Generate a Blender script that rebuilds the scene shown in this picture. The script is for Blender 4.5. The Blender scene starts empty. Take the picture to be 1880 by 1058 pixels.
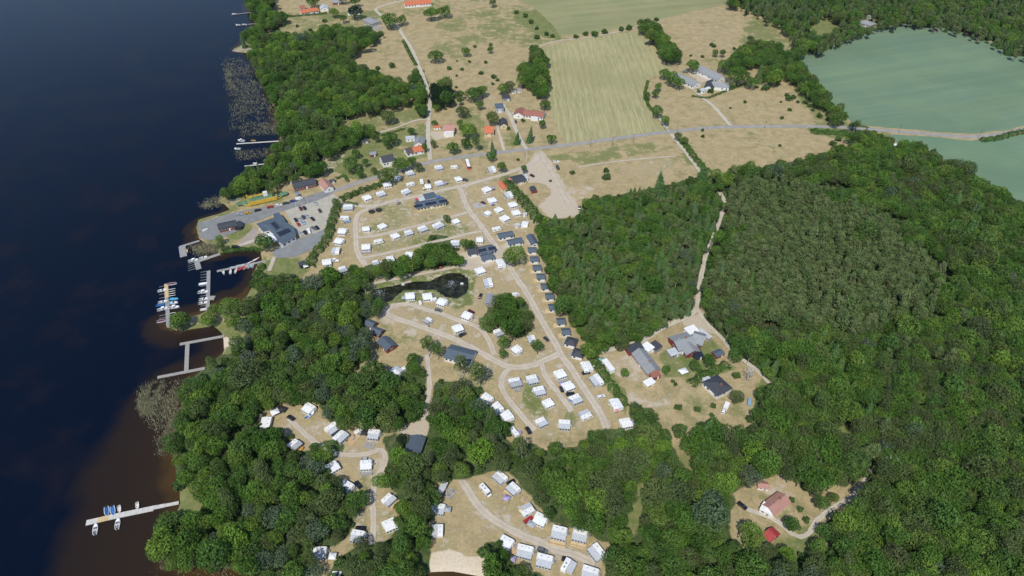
import bpy, math, random
import numpy as np
from mathutils import Vector, Matrix
random.seed(7); rng = np.random.default_rng(11)
sc = bpy.context.scene; COL = sc.collection; R = math.radians

# ------------------------------------------------------------------ camera
HC = 270.0; PITCH = R(40.5); FPX = 1253.0
cd = bpy.data.cameras.new('camera'); cam = bpy.data.objects.new('camera', cd); COL.objects.link(cam)
cam.location = (0, 0, HC); cam.rotation_euler = (R(90) - PITCH, 0, 0)
cd.sensor_width = 36; cd.lens = 36 * FPX / 1880.0; cd.clip_start = 1; cd.clip_end = 12000
sc.camera = cam
# ------------------------------------------------------------------ sky and sun
SUN_EL = R(53); SUN_AZ = R(197)
w = bpy.data.worlds.new('World'); sc.world = w; w.use_nodes = True
nt = w.node_tree; bg = nt.nodes['Background']
sky = nt.nodes.new('ShaderNodeTexSky'); sky.sky_type = 'NISHITA'; sky.sun_disc = False
sky.sun_elevation = SUN_EL; sky.sun_rotation = SUN_AZ; sky.altitude = 200; sky.dust_density = 0.15; sky.ozone_density = 2.2
nt.links.new(sky.outputs[0], bg.inputs[0]); bg.inputs[1].default_value = 0.14
sd = bpy.data.lights.new('sun', 'SUN'); sun = bpy.data.objects.new('sun', sd); COL.objects.link(sun)
sd.energy = 4.1; sd.angle = R(0.55); sd.color = (1.0, 0.955, 0.88)
_d = Vector((math.sin(SUN_AZ) * math.cos(SUN_EL), math.cos(SUN_AZ) * math.cos(SUN_EL), math.sin(SUN_EL)))
sun.rotation_euler = _d.to_track_quat('Z', 'Y').to_euler(); sun.location = _d * 500
sc.view_settings.view_transform = 'Standard'; sc.view_settings.look = 'None'
sc.view_settings.exposure = 0.0; sc.view_settings.gamma = 1.0
sc.render.resolution_x = 1024; sc.render.resolution_y = 576

# ------------------------------------------------------------------ survey: photo pixel -> place on the ground
SP, CP = math.sin(PITCH), math.cos(PITCH)
def G(px, py, h=0.0):
    u = (px - 940) / FPX; v = (py - 529) / FPX
    t = (HC - h) / (SP + v * CP)
    return (u * t, t * (CP - v * SP))
def PR(X, Y, Z):            # numpy: place -> photo pixel, and depth
    X = np.asarray(X, float); Y = np.asarray(Y, float); dz = HC - np.asarray(Z, float)
    d = Y * CP + dz * SP
    d = np.maximum(d, 1.0)
    return 940 + FPX * X / d, 529 + FPX * (dz * CP - Y * SP) / d, d
def heading(px, py, ang, h=0.0, L=12):
    a = R(ang); dx, dy = math.cos(a) * L, -math.sin(a) * L
    x0, y0 = G(px - dx, py - dy, h); x1, y1 = G(px + dx, py + dy, h)
    return math.atan2(y1 - y0, x1 - x0)
def inpoly(x, y, poly):
    x = np.asarray(x); y = np.asarray(y); r = np.zeros(x.shape, bool); n = len(poly)
    for i in range(n):
        x0, y0 = poly[i]; x1, y1 = poly[(i + 1) % n]
        if y0 == y1: continue
        c = ((y0 > y) != (y1 > y)) & (x < (x1 - x0) * (y - y0) / (y1 - y0) + x0)
        r ^= c
    return r
def segdist(x, y, pts, closed=False):
    d = np.full(np.shape(x), 1e9); n = len(pts)
    for i in range(n if closed else n - 1):
        ax, ay = pts[i]; bx, by = pts[(i + 1) % n]
        L = (bx - ax) ** 2 + (by - ay) ** 2 + 1e-9
        t = np.clip(((x - ax) * (bx - ax) + (y - ay) * (by - ay)) / L, 0, 1)
        d = np.minimum(d, np.hypot(x - ax - t * (bx - ax), y - ay - t * (by - ay)))
    return d

# ------------------------------------------------------------------ materials
MATS = {}
def N(nt, t, **k):
    n = nt.nodes.new(t)
    for a, b in k.items(): setattr(n, a, b)
    return n
def mixc(nt, f, a, b, bl='MIX'):
    m = N(nt, 'ShaderNodeMix', data_type='RGBA', blend_type=bl)
    for i, v in ((0, f), (6, a), (7, b)):
        if hasattr(v, 'is_linked'): nt.links.new(v, m.inputs[i])
        elif i == 0: m.inputs[0].default_value = v
        else: m.inputs[i].default_value = (*v[:3], 1)
    return m.outputs[2]
def mth(nt, op, a, b=None, c=None):
    m = N(nt, 'ShaderNodeMath', operation=op)
    for i, v in enumerate((a, b, c)):
        if v is None: continue
        if hasattr(v, 'is_linked'): nt.links.new(v, m.inputs[i])
        else: m.inputs[i].default_value = v
    return m.outputs[0]
def noise(nt, scale, detail=3, rough=.6, vec=None, out=0):
    n = N(nt, 'ShaderNodeTexNoise'); n.inputs['Scale'].default_value = scale
    n.inputs['Detail'].default_value = detail; n.inputs['Roughness'].default_value = rough
    if vec is None:
        g = N(nt, 'ShaderNodeNewGeometry'); vec = g.outputs['Position']
    nt.links.new(vec, n.inputs['Vector']); return n.outputs[out]
def sstep(nt, v, lo, hi):
    m = N(nt, 'ShaderNodeMapRange', interpolation_type='SMOOTHSTEP')
    nt.links.new(v, m.inputs[0]); m.inputs[1].default_value = lo; m.inputs[2].default_value = hi
    return m.outputs[0]
def newmat(name):
    m = bpy.data.materials.new(name); m.use_nodes = True
    return m, m.node_tree, m.node_tree.nodes['Principled BSDF']
def paint(name, col, rough=.6, var=.12, scale=.8, metal=0, spec=.4, col2=None):
    if name in MATS: return MATS[name]
    m, nt, b = newmat(name)
    f = noise(nt, scale, 4, .65)
    c2 = col2 or tuple(c * (1 - var * 2.2) for c in col)
    o = mixc(nt, sstep(nt, f, .3, .7), tuple(min(1, c * (1 + var * .5)) for c in col), c2)
    nt.links.new(o, b.inputs['Base Color']); b.inputs['Roughness'].default_value = rough
    b.inputs['Metallic'].default_value = metal; b.inputs['Specular IOR Level'].default_value = spec
    MATS[name] = m; return m
def striped(name, c1, c2, pitch, rough=.7, axis=0, sharp=.5, dirt=.25):
    m, nt, b = newmat(name)
    tc = N(nt, 'ShaderNodeTexCoord'); sp = N(nt, 'ShaderNodeSeparateXYZ'); nt.links.new(tc.outputs['Object'], sp.inputs[0])
    v = mth(nt, 'FRACT', mth(nt, 'MULTIPLY', sp.outputs[axis], 1.0 / pitch))
    f = sstep(nt, v, sharp - .12, sharp + .12)
    o = mixc(nt, f, c1, c2)
    o = mixc(nt, mth(nt, 'MULTIPLY', sstep(nt, noise(nt, .6, 4), .4, .75), dirt * 2), o, tuple(c * .55 for c in c1))
    nt.links.new(o, b.inputs['Base Color']); b.inputs['Roughness'].default_value = rough
    MATS[name] = m; return m
WHITE = paint('white_shell', (.78, .78, .76), .35, .06, .5)
AWN = paint('awning_cloth', (.48, .50, .53), .8, .08, 1.2)
AWN2 = paint('white_cloth', (.74, .75, .76), .8, .06, 1.2)
AWN3 = paint('grey_cloth', (.36, .38, .40), .8, .1, 1.2)
GLASS = paint('dark_glass', (.03, .04, .05), .15, .1, 1, spec=.8)
HATCH = paint('smoked_hatch', (.22, .23, .24), .3, .1, 1)
RUB = paint('tyre_rubber', (.02, .02, .02), .8, .1)
STEEL = paint('galvanised_steel', (.4, .41, .42), .45, .15, 1, metal=.5)
WOOD = striped('deck_boards', (.55, .38, .21), (.46, .31, .17), .3)
PONTL = striped('pale_pontoon', (.55, .53, .49), (.44, .42, .39), 2.4, sharp=.9)
WOODG = striped('weathered_boards', (.36, .34, .31), (.28, .265, .24), .35)
WOODL = striped('new_boards', (.62, .46, .24), (.52, .38, .2), .35)
PONT = striped('pontoon_concrete', (.30, .295, .285), (.24, .235, .23), 2.4, sharp=.9)
RED = paint('falu_red_wood', (.23, .045, .035), .8, .15)
CREAM = paint('cream_render', (.66, .55, .34), .8, .08)
WWALL = paint('white_render', (.76, .75, .72), .8, .06)
TILE_O = striped('orange_tiles', (.58, .17, .075), (.45, .12, .05), .45, axis=0)
TILE_R = striped('old_red_tiles', (.34, .14, .10), (.25, .10, .075), .45, axis=0)
TILE_P = striped('faded_pink_tiles', (.47, .25, .20), (.33, .17, .14), .45, axis=0)
METRED = striped('red_sheet_roof', (.40, .05, .05), (.33, .04, .04), .5)
ROOF_D = striped('dark_sheet_roof', (.055, .062, .075), (.04, .045, .055), .6)
ROOF_B = striped('slate_blue_roof', (.085, .115, .15), (.07, .095, .125), .5)
ROOF_G = striped('grey_fibre_cement_roof', (.29, .30, .31), (.235, .245, .25), .8)
ROOF_L = striped('pale_sheet_roof', (.52, .54, .56), (.44, .46, .48), .6)
SOLAR = striped('solar_glass', (.02, .025, .04), (.035, .04, .06), 1.1, rough=.25, sharp=.88, dirt=.05)
CONC = paint('concrete', (.42, .41, .38), .85, .15)
BARKM = paint('bark', (.13, .10, .075), .9, .3, 2)
BARKB = paint('birch_bark', (.55, .53, .49), .8, .25, 3)
BARKP = paint('pine_bark', (.22, .12, .07), .9, .3, 2)
STONE = paint('stone', (.38, .36, .33), .9, .25, 1)
CLOTHR = paint('red_cloth', (.55, .06, .06), .8)
CLOTHB = paint('blue_cloth', (.04, .17, .45), .7)
CLOTHP = paint('pink_cloth', (.65, .25, .28), .8)
CLOTHV = paint('lilac_cloth', (.36, .32, .52), .8)
BLACKT = paint('black_cloth', (.03, .03, .035), .8)
YEL = paint('yellow_paint', (.62, .40, .06), .5, .12)
GRDECK = paint('green_deck_paint', (.13, .25, .15), .7, .2)
GRP = paint('boat_white', (.80, .80, .79), .25, .04)
COCK = paint('boat_interior', (.22, .23, .24), .6, .2)
FOAM = paint('white_spray', (.5, .56, .58), .6, .1)
def C(name, col): return paint('car_' + name, col, .3, .04, .5, spec=.6)
CARC = {'black': C('black', (.012, .013, .015)), 'silver': C('silver', (.36, .38, .40)), 'white': C('white', (.72, .72, .72)),
        'red': C('red', (.38, .02, .02)), 'dark red': C('dark_red', (.10, .012, .018)), 'blue': C('blue', (.02, .05, .20)),
        'light blue': C('light_blue', (.25, .38, .52)), 'yellow': C('yellow', (.55, .33, .03)), 'dark green': C('dark_green', (.03, .06, .04)),
        'grey': C('grey', (.12, .13, .14)), 'dark grey': C('dark_grey', (.045, .048, .055))}

def leafmat(name, cols, trans=.25, tone=.35):
    m, nt, b = newmat(name); nt.nodes.remove(b)
    oi = N(nt, 'ShaderNodeObjectInfo'); r = N(nt, 'ShaderNodeValToRGB')
    e = r.color_ramp.elements
    while len(e) < len(cols): e.new(.5)
    for i, c in enumerate(cols): e[i].position = i / (len(cols) - 1); e[i].color = (*c, 1)
    nt.links.new(oi.outputs['Random'], r.inputs[0])
    at = N(nt, 'ShaderNodeAttribute', attribute_name='tone')
    k = mth(nt, 'MULTIPLY_ADD', at.outputs['Fac'], tone * 2, 1 - tone)
    vm = N(nt, 'ShaderNodeVectorMath', operation='SCALE'); nt.links.new(r.outputs[0], vm.inputs[0]); nt.links.new(k, vm.inputs['Scale'])
    d = N(nt, 'ShaderNodeBsdfDiffuse'); t = N(nt, 'ShaderNodeBsdfTranslucent'); mx = N(nt, 'ShaderNodeMixShader')
    nt.links.new(vm.outputs[0], d.inputs[0]); nt.links.new(vm.outputs[0], t.inputs[0]); mx.inputs[0].default_value = trans
    nt.links.new(d.outputs[0], mx.inputs[1]); nt.links.new(t.outputs[0], mx.inputs[2])
    nt.links.new(mx.outputs[0], nt.nodes['Material Output'].inputs[0]); MATS[name] = m; return m
LEAF = leafmat('broadleaf_foliage', [(0.071, 0.149, 0.031), (0.112, 0.210, 0.037), (0.089, 0.173, 0.043), (0.137, 0.242, 0.043), (0.109, 0.181, 0.051), (0.173, 0.275, 0.047), (0.130, 0.164, 0.060), (0.082, 0.160, 0.037)], .35, .45)
BIRCHL = leafmat('birch_foliage', [(0.105, 0.165, 0.051), (0.126, 0.195, 0.053), (0.142, 0.175, 0.072), (0.105, 0.180, 0.043)], .3)
PINEL = leafmat('pine_needles', [(0.136, 0.188, 0.067), (0.158, 0.204, 0.080), (0.114, 0.175, 0.063), (0.171, 0.204, 0.087), (0.121, 0.190, 0.063)], .2)
SPRL = leafmat('spruce_needles', [(0.063, 0.130, 0.038), (0.083, 0.157, 0.047), (0.103, 0.167, 0.077), (0.090, 0.167, 0.041), (0.115, 0.167, 0.054)], .2)
SHRUBL = leafmat('shrub_foliage', [(.075, .14, .04), (.11, .175, .055), (.085, .15, .042)], .3)
YELL = leafmat('bright_foliage', [(.15, .27, .035), (.18, .30, .05), (.13, .26, .045)], .35)
OLIL = leafmat('olive_foliage', [(.105, .145, .05), (.12, .16, .055), (.09, .13, .05), (.13, .145, .062)], .3)
GRYL = leafmat('silver_foliage', [(.115, .17, .095), (.135, .185, .11), (.10, .155, .08), (.145, .175, .12)], .3)
DARKL = leafmat('copper_dark_foliage', [(.022, .045, .02), (.03, .055, .026)])
HEDGEL = leafmat('hedge_foliage', [(.06, .14, .03), (.085, .17, .038)])
REEDM = leafmat('reed_blades', [(.38, .36, .23), (.32, .32, .2)], .3)

# ------------------------------------------------------------------ mesh builder
class MB:
    def __init__(s): s.v = []; s.f = []; s.m = []
    def add(s, vs, fs, mi=0):
        o = len(s.v); s.v += [tuple(p) for p in vs]; s.f += [tuple(i + o for i in f) for f in fs]; s.m += [mi] * len(fs); return s
    def box(s, c, d, rot=0, mi=0, taper=1.0):
        x, y, z = d[0] / 2, d[1] / 2, d[2] / 2; cs, sn = math.cos(rot), math.sin(rot); vs = []
        for k in (-1, 1):
            t = taper if k > 0 else 1
            for a, b in ((-1, -1), (1, -1), (1, 1), (-1, 1)):
                X, Y = a * x * t, b * y * t
                vs.append((c[0] + X * cs - Y * sn, c[1] + X * sn + Y * cs, c[2] + k * z))
        return s.add(vs, [(3, 2, 1, 0), (4, 5, 6, 7), (0, 1, 5, 4), (1, 2, 6, 5), (2, 3, 7, 6), (3, 0, 4, 7)], mi)
    def prism(s, poly, z0, z1, mi=0, inset=0):
        n = len(poly); cx = sum(p[0] for p in poly) / n; cy = sum(p[1] for p in poly) / n
        a = sum(poly[i][0] * poly[(i + 1) % n][1] - poly[(i + 1) % n][0] * poly[i][1] for i in range(n))
        if a < 0: poly = poly[::-1]
        k = 1 - inset
        vs = [(p[0], p[1], z0) for p in poly] + [(cx + (p[0] - cx) * k, cy + (p[1] - cy) * k, z1) for p in poly]
        return s.add(vs, [tuple(range(n - 1, -1, -1)), tuple(range(n, 2 * n))] + [(i, (i + 1) % n, n + (i + 1) % n, n + i) for i in range(n)], mi)
    def sec(s, pts, y0, y1, mi=0, k1=1.0):        # profile in x-z, extruded along y
        n = len(pts); a = sum(pts[i][0] * pts[(i + 1) % n][1] - pts[(i + 1) % n][0] * pts[i][1] for i in range(n))
        if a < 0: pts = pts[::-1]
        vs = [(p[0], y0, p[1]) for p in pts] + [(p[0], y1, p[1]) for p in pts]
        return s.add(vs, [tuple(range(n)), tuple(range(2 * n - 1, n - 1, -1))] + [(n + i, n + (i + 1) % n, (i + 1) % n, i) for i in range(n)], mi)
    def tube(s, p0, p1, r0, r1, n=6, mi=0):
        p0 = Vector(p0); p1 = Vector(p1); d = (p1 - p0).normalized(); a = d.orthogonal().normalized(); b = d.cross(a)
        vs = []
        for p, r in ((p0, r0), (p1, r1)):
            for i in range(n):
                t = 2 * math.pi * i / n; vs.append(p + a * (r * math.cos(t)) + b * (r * math.sin(t)))
        return s.add(vs, [tuple(range(n - 1, -1, -1)), tuple(range(n, 2 * n))] + [(i, (i + 1) % n, n + (i + 1) % n, n + i) for i in range(n)], mi)
    def mesh(s, name, mats):
        me = bpy.data.meshes.new(name); me.from_pydata(s.v, [], s.f)
        for m in (mats if isinstance(mats, (list, tuple)) else [mats]): me.materials.append(m)
        if any(s.m): me.polygons.foreach_set('material_index', s.m)
        me.update(); return me
    def build(s, name, mats, parent=None): return link(name, s.mesh(name, mats), parent)
def link(name, me, parent=None):
    o = bpy.data.objects.new(name, me); COL.objects.link(o)
    if parent is not None: o.parent = parent
    return o
THINGS = []
def tag(o, label=None, cat=None, group=None, kind=None):
    if label: o['label'] = label
    if cat: o['category'] = cat
    if group: o['group'] = group
    if kind: o['kind'] = kind
    if cat: THINGS.append(o)
    return o
def empty(name, x, y, z=0, rz=0, s=1):
    o = bpy.data.objects.new(name, None); COL.objects.link(o)
    o.location = (x, y, z); o.rotation_euler = (0, 0, rz); o.scale = (s, s, s); o.empty_display_size = 1
    return o
OCC = []          # photo-space discs that crowns must leave open
def occ(x, y, r): OCC.append((x, y, r))
ORD = ['first', 'second', 'third', 'fourth', 'fifth', 'sixth', 'seventh', 'eighth', 'ninth', 'tenth', 'eleventh', 'twelfth',
       'thirteenth', 'fourteenth', 'fifteenth', 'sixteenth', 'seventeenth', 'eighteenth']
# ================================================================== THE LAND
LAKE = [(462,-60),(452,8),(458,22),(468,42),(455,60),(448,80),(430,88),(428,94),(460,97),(462,110),(470,128),(480,145),(490,170),(500,190),
 (507,208),(513,222),(516,240),(512,260),(503,285),(488,302),(473,312),(450,325),(425,340),(407,356),(398,370),(412,374),(422,384),(400,392),(364,402),
 (360,416),(365,437),(378,446),(398,450),(400,464),(415,462),(432,458),(470,455),(478,462),(481,476),(471,487),(466,500),(468,516),(460,530),(450,548),(438,556),
 (412,556),(398,566),(384,566),(368,576),(352,580),(320,586),(306,590),(304,600),(318,603),(330,608),(350,603),(376,600),(390,597),(400,604),(407,611),(410,622),
 (411,646),(397,657),(376,674),(356,690),(342,706),(334,730),(330,760),(318,788),(314,815),(318,838),(322,862),(322,880),(329,898),(330,922),(326,938),
 (306,950),(302,975),(296,1010),(304,1028),(340,1040),(384,1040),(437,1046),(463,1056),(520,1078),(650,1088),(770,1062),(792,1049),(830,1048),(880,1057),
 (905,1080),(1000,1105),(1250,1180),(1400,1500),(-1500,1500),(-1900,400),(-1400,-60),(-1000,-160),(380,-160)]
LAKE_G = [G(*p) for p in LAKE]
POND = [(676,540),(690,531),(740,522),(764,517),(790,517),(806,508),(824,502),(846,503),(858,512),(859,528),(854,538),(840,546),(820,544),(808,536),(800,530),(780,531),(740,532),(728,541),(718,551),(702,555),(684,551)]
POND_G = [G(*p) for p in POND]
# lush / bare / wooded / sandy patches of the ground, traced in the photo
GREEN = [([(490,480),(520,470),(560,478),(575,490),(555,512),(500,505),(480,520),(455,560),(440,640),(425,650),(430,600),(450,560)],.75),
 ([(668,532),(690,521),(780,504),(850,492),(872,500),(870,560),(840,572),(800,548),(720,560),(706,566)],.72),
 ([(612,262),(700,240),(780,225),(782,290),(700,330),(640,330),(600,315),(598,290)],.62),
 ([(628,205),(768,180),(770,220),(700,245),(630,238)],.52),
 ([(800,30),(990,20),(1050,70),(985,84),(800,110)],.45),([(938,12),(985,10),(1025,40),(1028,76),(985,62),(945,36)],.85),
 ([(700,-30),(1000,-30),(985,20),(800,30),(745,30)],.42),
 ([(1000,286),(1230,255),(1240,275),(1060,305)],.5),
 ([(848,200),(880,190),(900,270),(850,270)],.55),([(920,265),(945,230),(955,270)],.6),
 ([(625,272),(720,230),(790,230),(790,290),(640,330)],.6),
 ([(1085,650),(1100,648),(1150,735),(1160,770),(1135,755)],.9),([(1210,655),(1290,600),(1320,640),(1300,680),(1215,690)],.75),
 ([(1255,700),(1330,665),(1345,672),(1270,715)],.95),
 ([(1160,700),(1350,700),(1370,780),(1200,800)],.35),
 ([(700,360),(840,345),(850,385),(700,410)],.4),([(680,410),(800,395),(890,425),(690,470)],.5),
 ([(955,690),(990,690),(1010,760),(970,770)],.6),([(1030,735),(1080,770),(1060,790),(1020,760)],.5),
 ([(655,540),(720,560),(790,640),(660,690)],.38),
 ([(640,880),(680,860),(682,1000),(640,980)],.55),([(690,880),(720,880),(730,980),(690,990)],.5),
 ([(395,425),(432,442),(465,420),(455,412)],.7),([(440,356),(520,345),(530,372),(430,380)],.45),
 ([(640,210),(690,205),(700,230)],.5),([(331,898),(370,908),(374,930),(366,945),(326,948)],.75),
 ([(1395,5),(1480,45),(1560,60),(1450,100),(1320,130)],.5),([(1500,225),(1580,235),(1570,262),(1480,240)],.85),
 ([(1600,232),(1640,245),(1645,262),(1600,262)],.6),([(1475,120),(1560,230),(1500,232),(1450,150)],.55),
 ([(1270,165),(1330,150),(1370,160),(1300,182)],.45),([(1480,40),(1520,25),(1555,50),(1500,68)],.6),
 ([(455,30),(530,25),(700,20),(690,60),(480,70)],.5),([(1250,835),(1285,880),(1280,890),(1240,850)],.6),
 ([(1140,900),(1190,900),(1190,1000),(1130,1010)],.45),([(1230,250),(1262,262),(1310,330),(1285,320)],.6),
 ([(1180,170),(1230,240),(1215,245),(1175,190)],.6),([(1500,790),(1560,760),(1600,800),(1560,810)],.85),
 ([(1420,1000),(1500,960),(1560,1000),(1480,1040)],.65)]
DIRT = [([(640,375),(900,320),(1000,420),(1022,640),(1150,770),(1000,812),(900,690),(700,600),(640,490)],.42),([(480,770),(620,770),(700,800),(720,900),(720,1000),(640,1000),(600,860),(500,790)],.44),([(790,900),(950,870),(1100,990),(1100,1060),(890,1060),(790,1020)],.36),([(1100,650),(1400,660),(1380,780),(1200,800)],.30),([(978,280),(1004,279),(1014,300),(1028,328),(1040,352),(1062,374),(1062,392),(1028,404),(1004,398),(982,382),(984,372),(1010,362),(998,340),(960,334),(944,322),(968,305)],.72),
 ([(1000,330),(1100,345),(1090,362),(1066,372)],.5),([(1140,300),(1240,290),(1240,330),(1180,345),(1130,320)],.42),
 ([(844,468),(880,460),(920,455),(930,470),(895,490),(850,492)],.9),
 ([(925,440),(945,445),(975,440),(970,452),(930,460)],.55),([(915,490),(940,495),(948,512),(930,512)],.6),
 ([(708,570),(740,585),(725,600),(706,590)],.6),([(742,600),(770,605),(755,615),(738,608)],.6),
 ([(630,765),(592,765),(570,775),(585,785),(600,790)],.5),([(500,770),(560,780),(600,815),(590,832),(560,815),(512,790)],.45),
 ([(722,793),(760,776),(780,764),(792,782),(797,801),(760,800),(736,800)],.85),([(696,850),(712,840),(716,862),(700,866)],.7),
 ([(1100,646),(1150,632),(1168,650),(1190,690),(1160,700),(1110,680)],.5),([(1140,712),(1165,712),(1200,745),(1180,755),(1150,735)],.6),
 ([(1250,590),(1290,570),(1330,620),(1300,612),(1262,600)],.8),([(1195,740),(1235,728),(1240,745),(1200,755)],.5),
 ([(840,878),(870,900),(960,975),(1090,1030),(1060,1040),(940,985),(870,930)],.5),([(790,940),(860,930),(880,1000),(790,1010)],.35),
 ([(712,374),(745,368),(750,380),(718,388)],.5),([(1258,130),(1284,134),(1304,142),(1296,154),(1278,166),(1272,168),(1284,150)],.95),
 ([(560,318),(590,288),(625,276),(650,290),(600,318)],.5),([(510,345),(535,325),(552,320),(545,335),(530,345)],.75),
 ([(404,352),(425,366),(440,380),(395,385)],.35),([(905,190),(930,188),(950,215),(930,215)],.5),([(790,240),(820,240),(822,256),(792,256)],.8),
 ([(885,172),(912,170),(915,200),(890,200)],.45),([(1100,740),(1130,760),(1110,790),(1090,760)],.4),
 ([(920,700),(960,770),(985,810),(1050,815),(1040,780),(960,760)],.3),([(1430,865),(1480,905),(1440,930),(1400,900),(1350,915),(1400,880)],.5),
 ([(1560,875),(1600,860),(1585,900),(1560,915)],.6),([(670,30),(700,45),(695,58),(668,52)],.7)]
SAND = [([(405,608),(420,613),(435,620),(431,631),(417,635),(413,652),(407,652),(409,625)],1),([(788,1016),(830,1010),(872,1012),(888,1030),(886,1062),(870,1062),(788,1052)],1),
 ([(455,540),(478,520),(482,524),(460,550)],.5),([(536,512),(572,505),(572,512),(560,518)],.5),([(302,590),(318,592),(330,600),(310,606),(300,600)],.7)]
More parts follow.
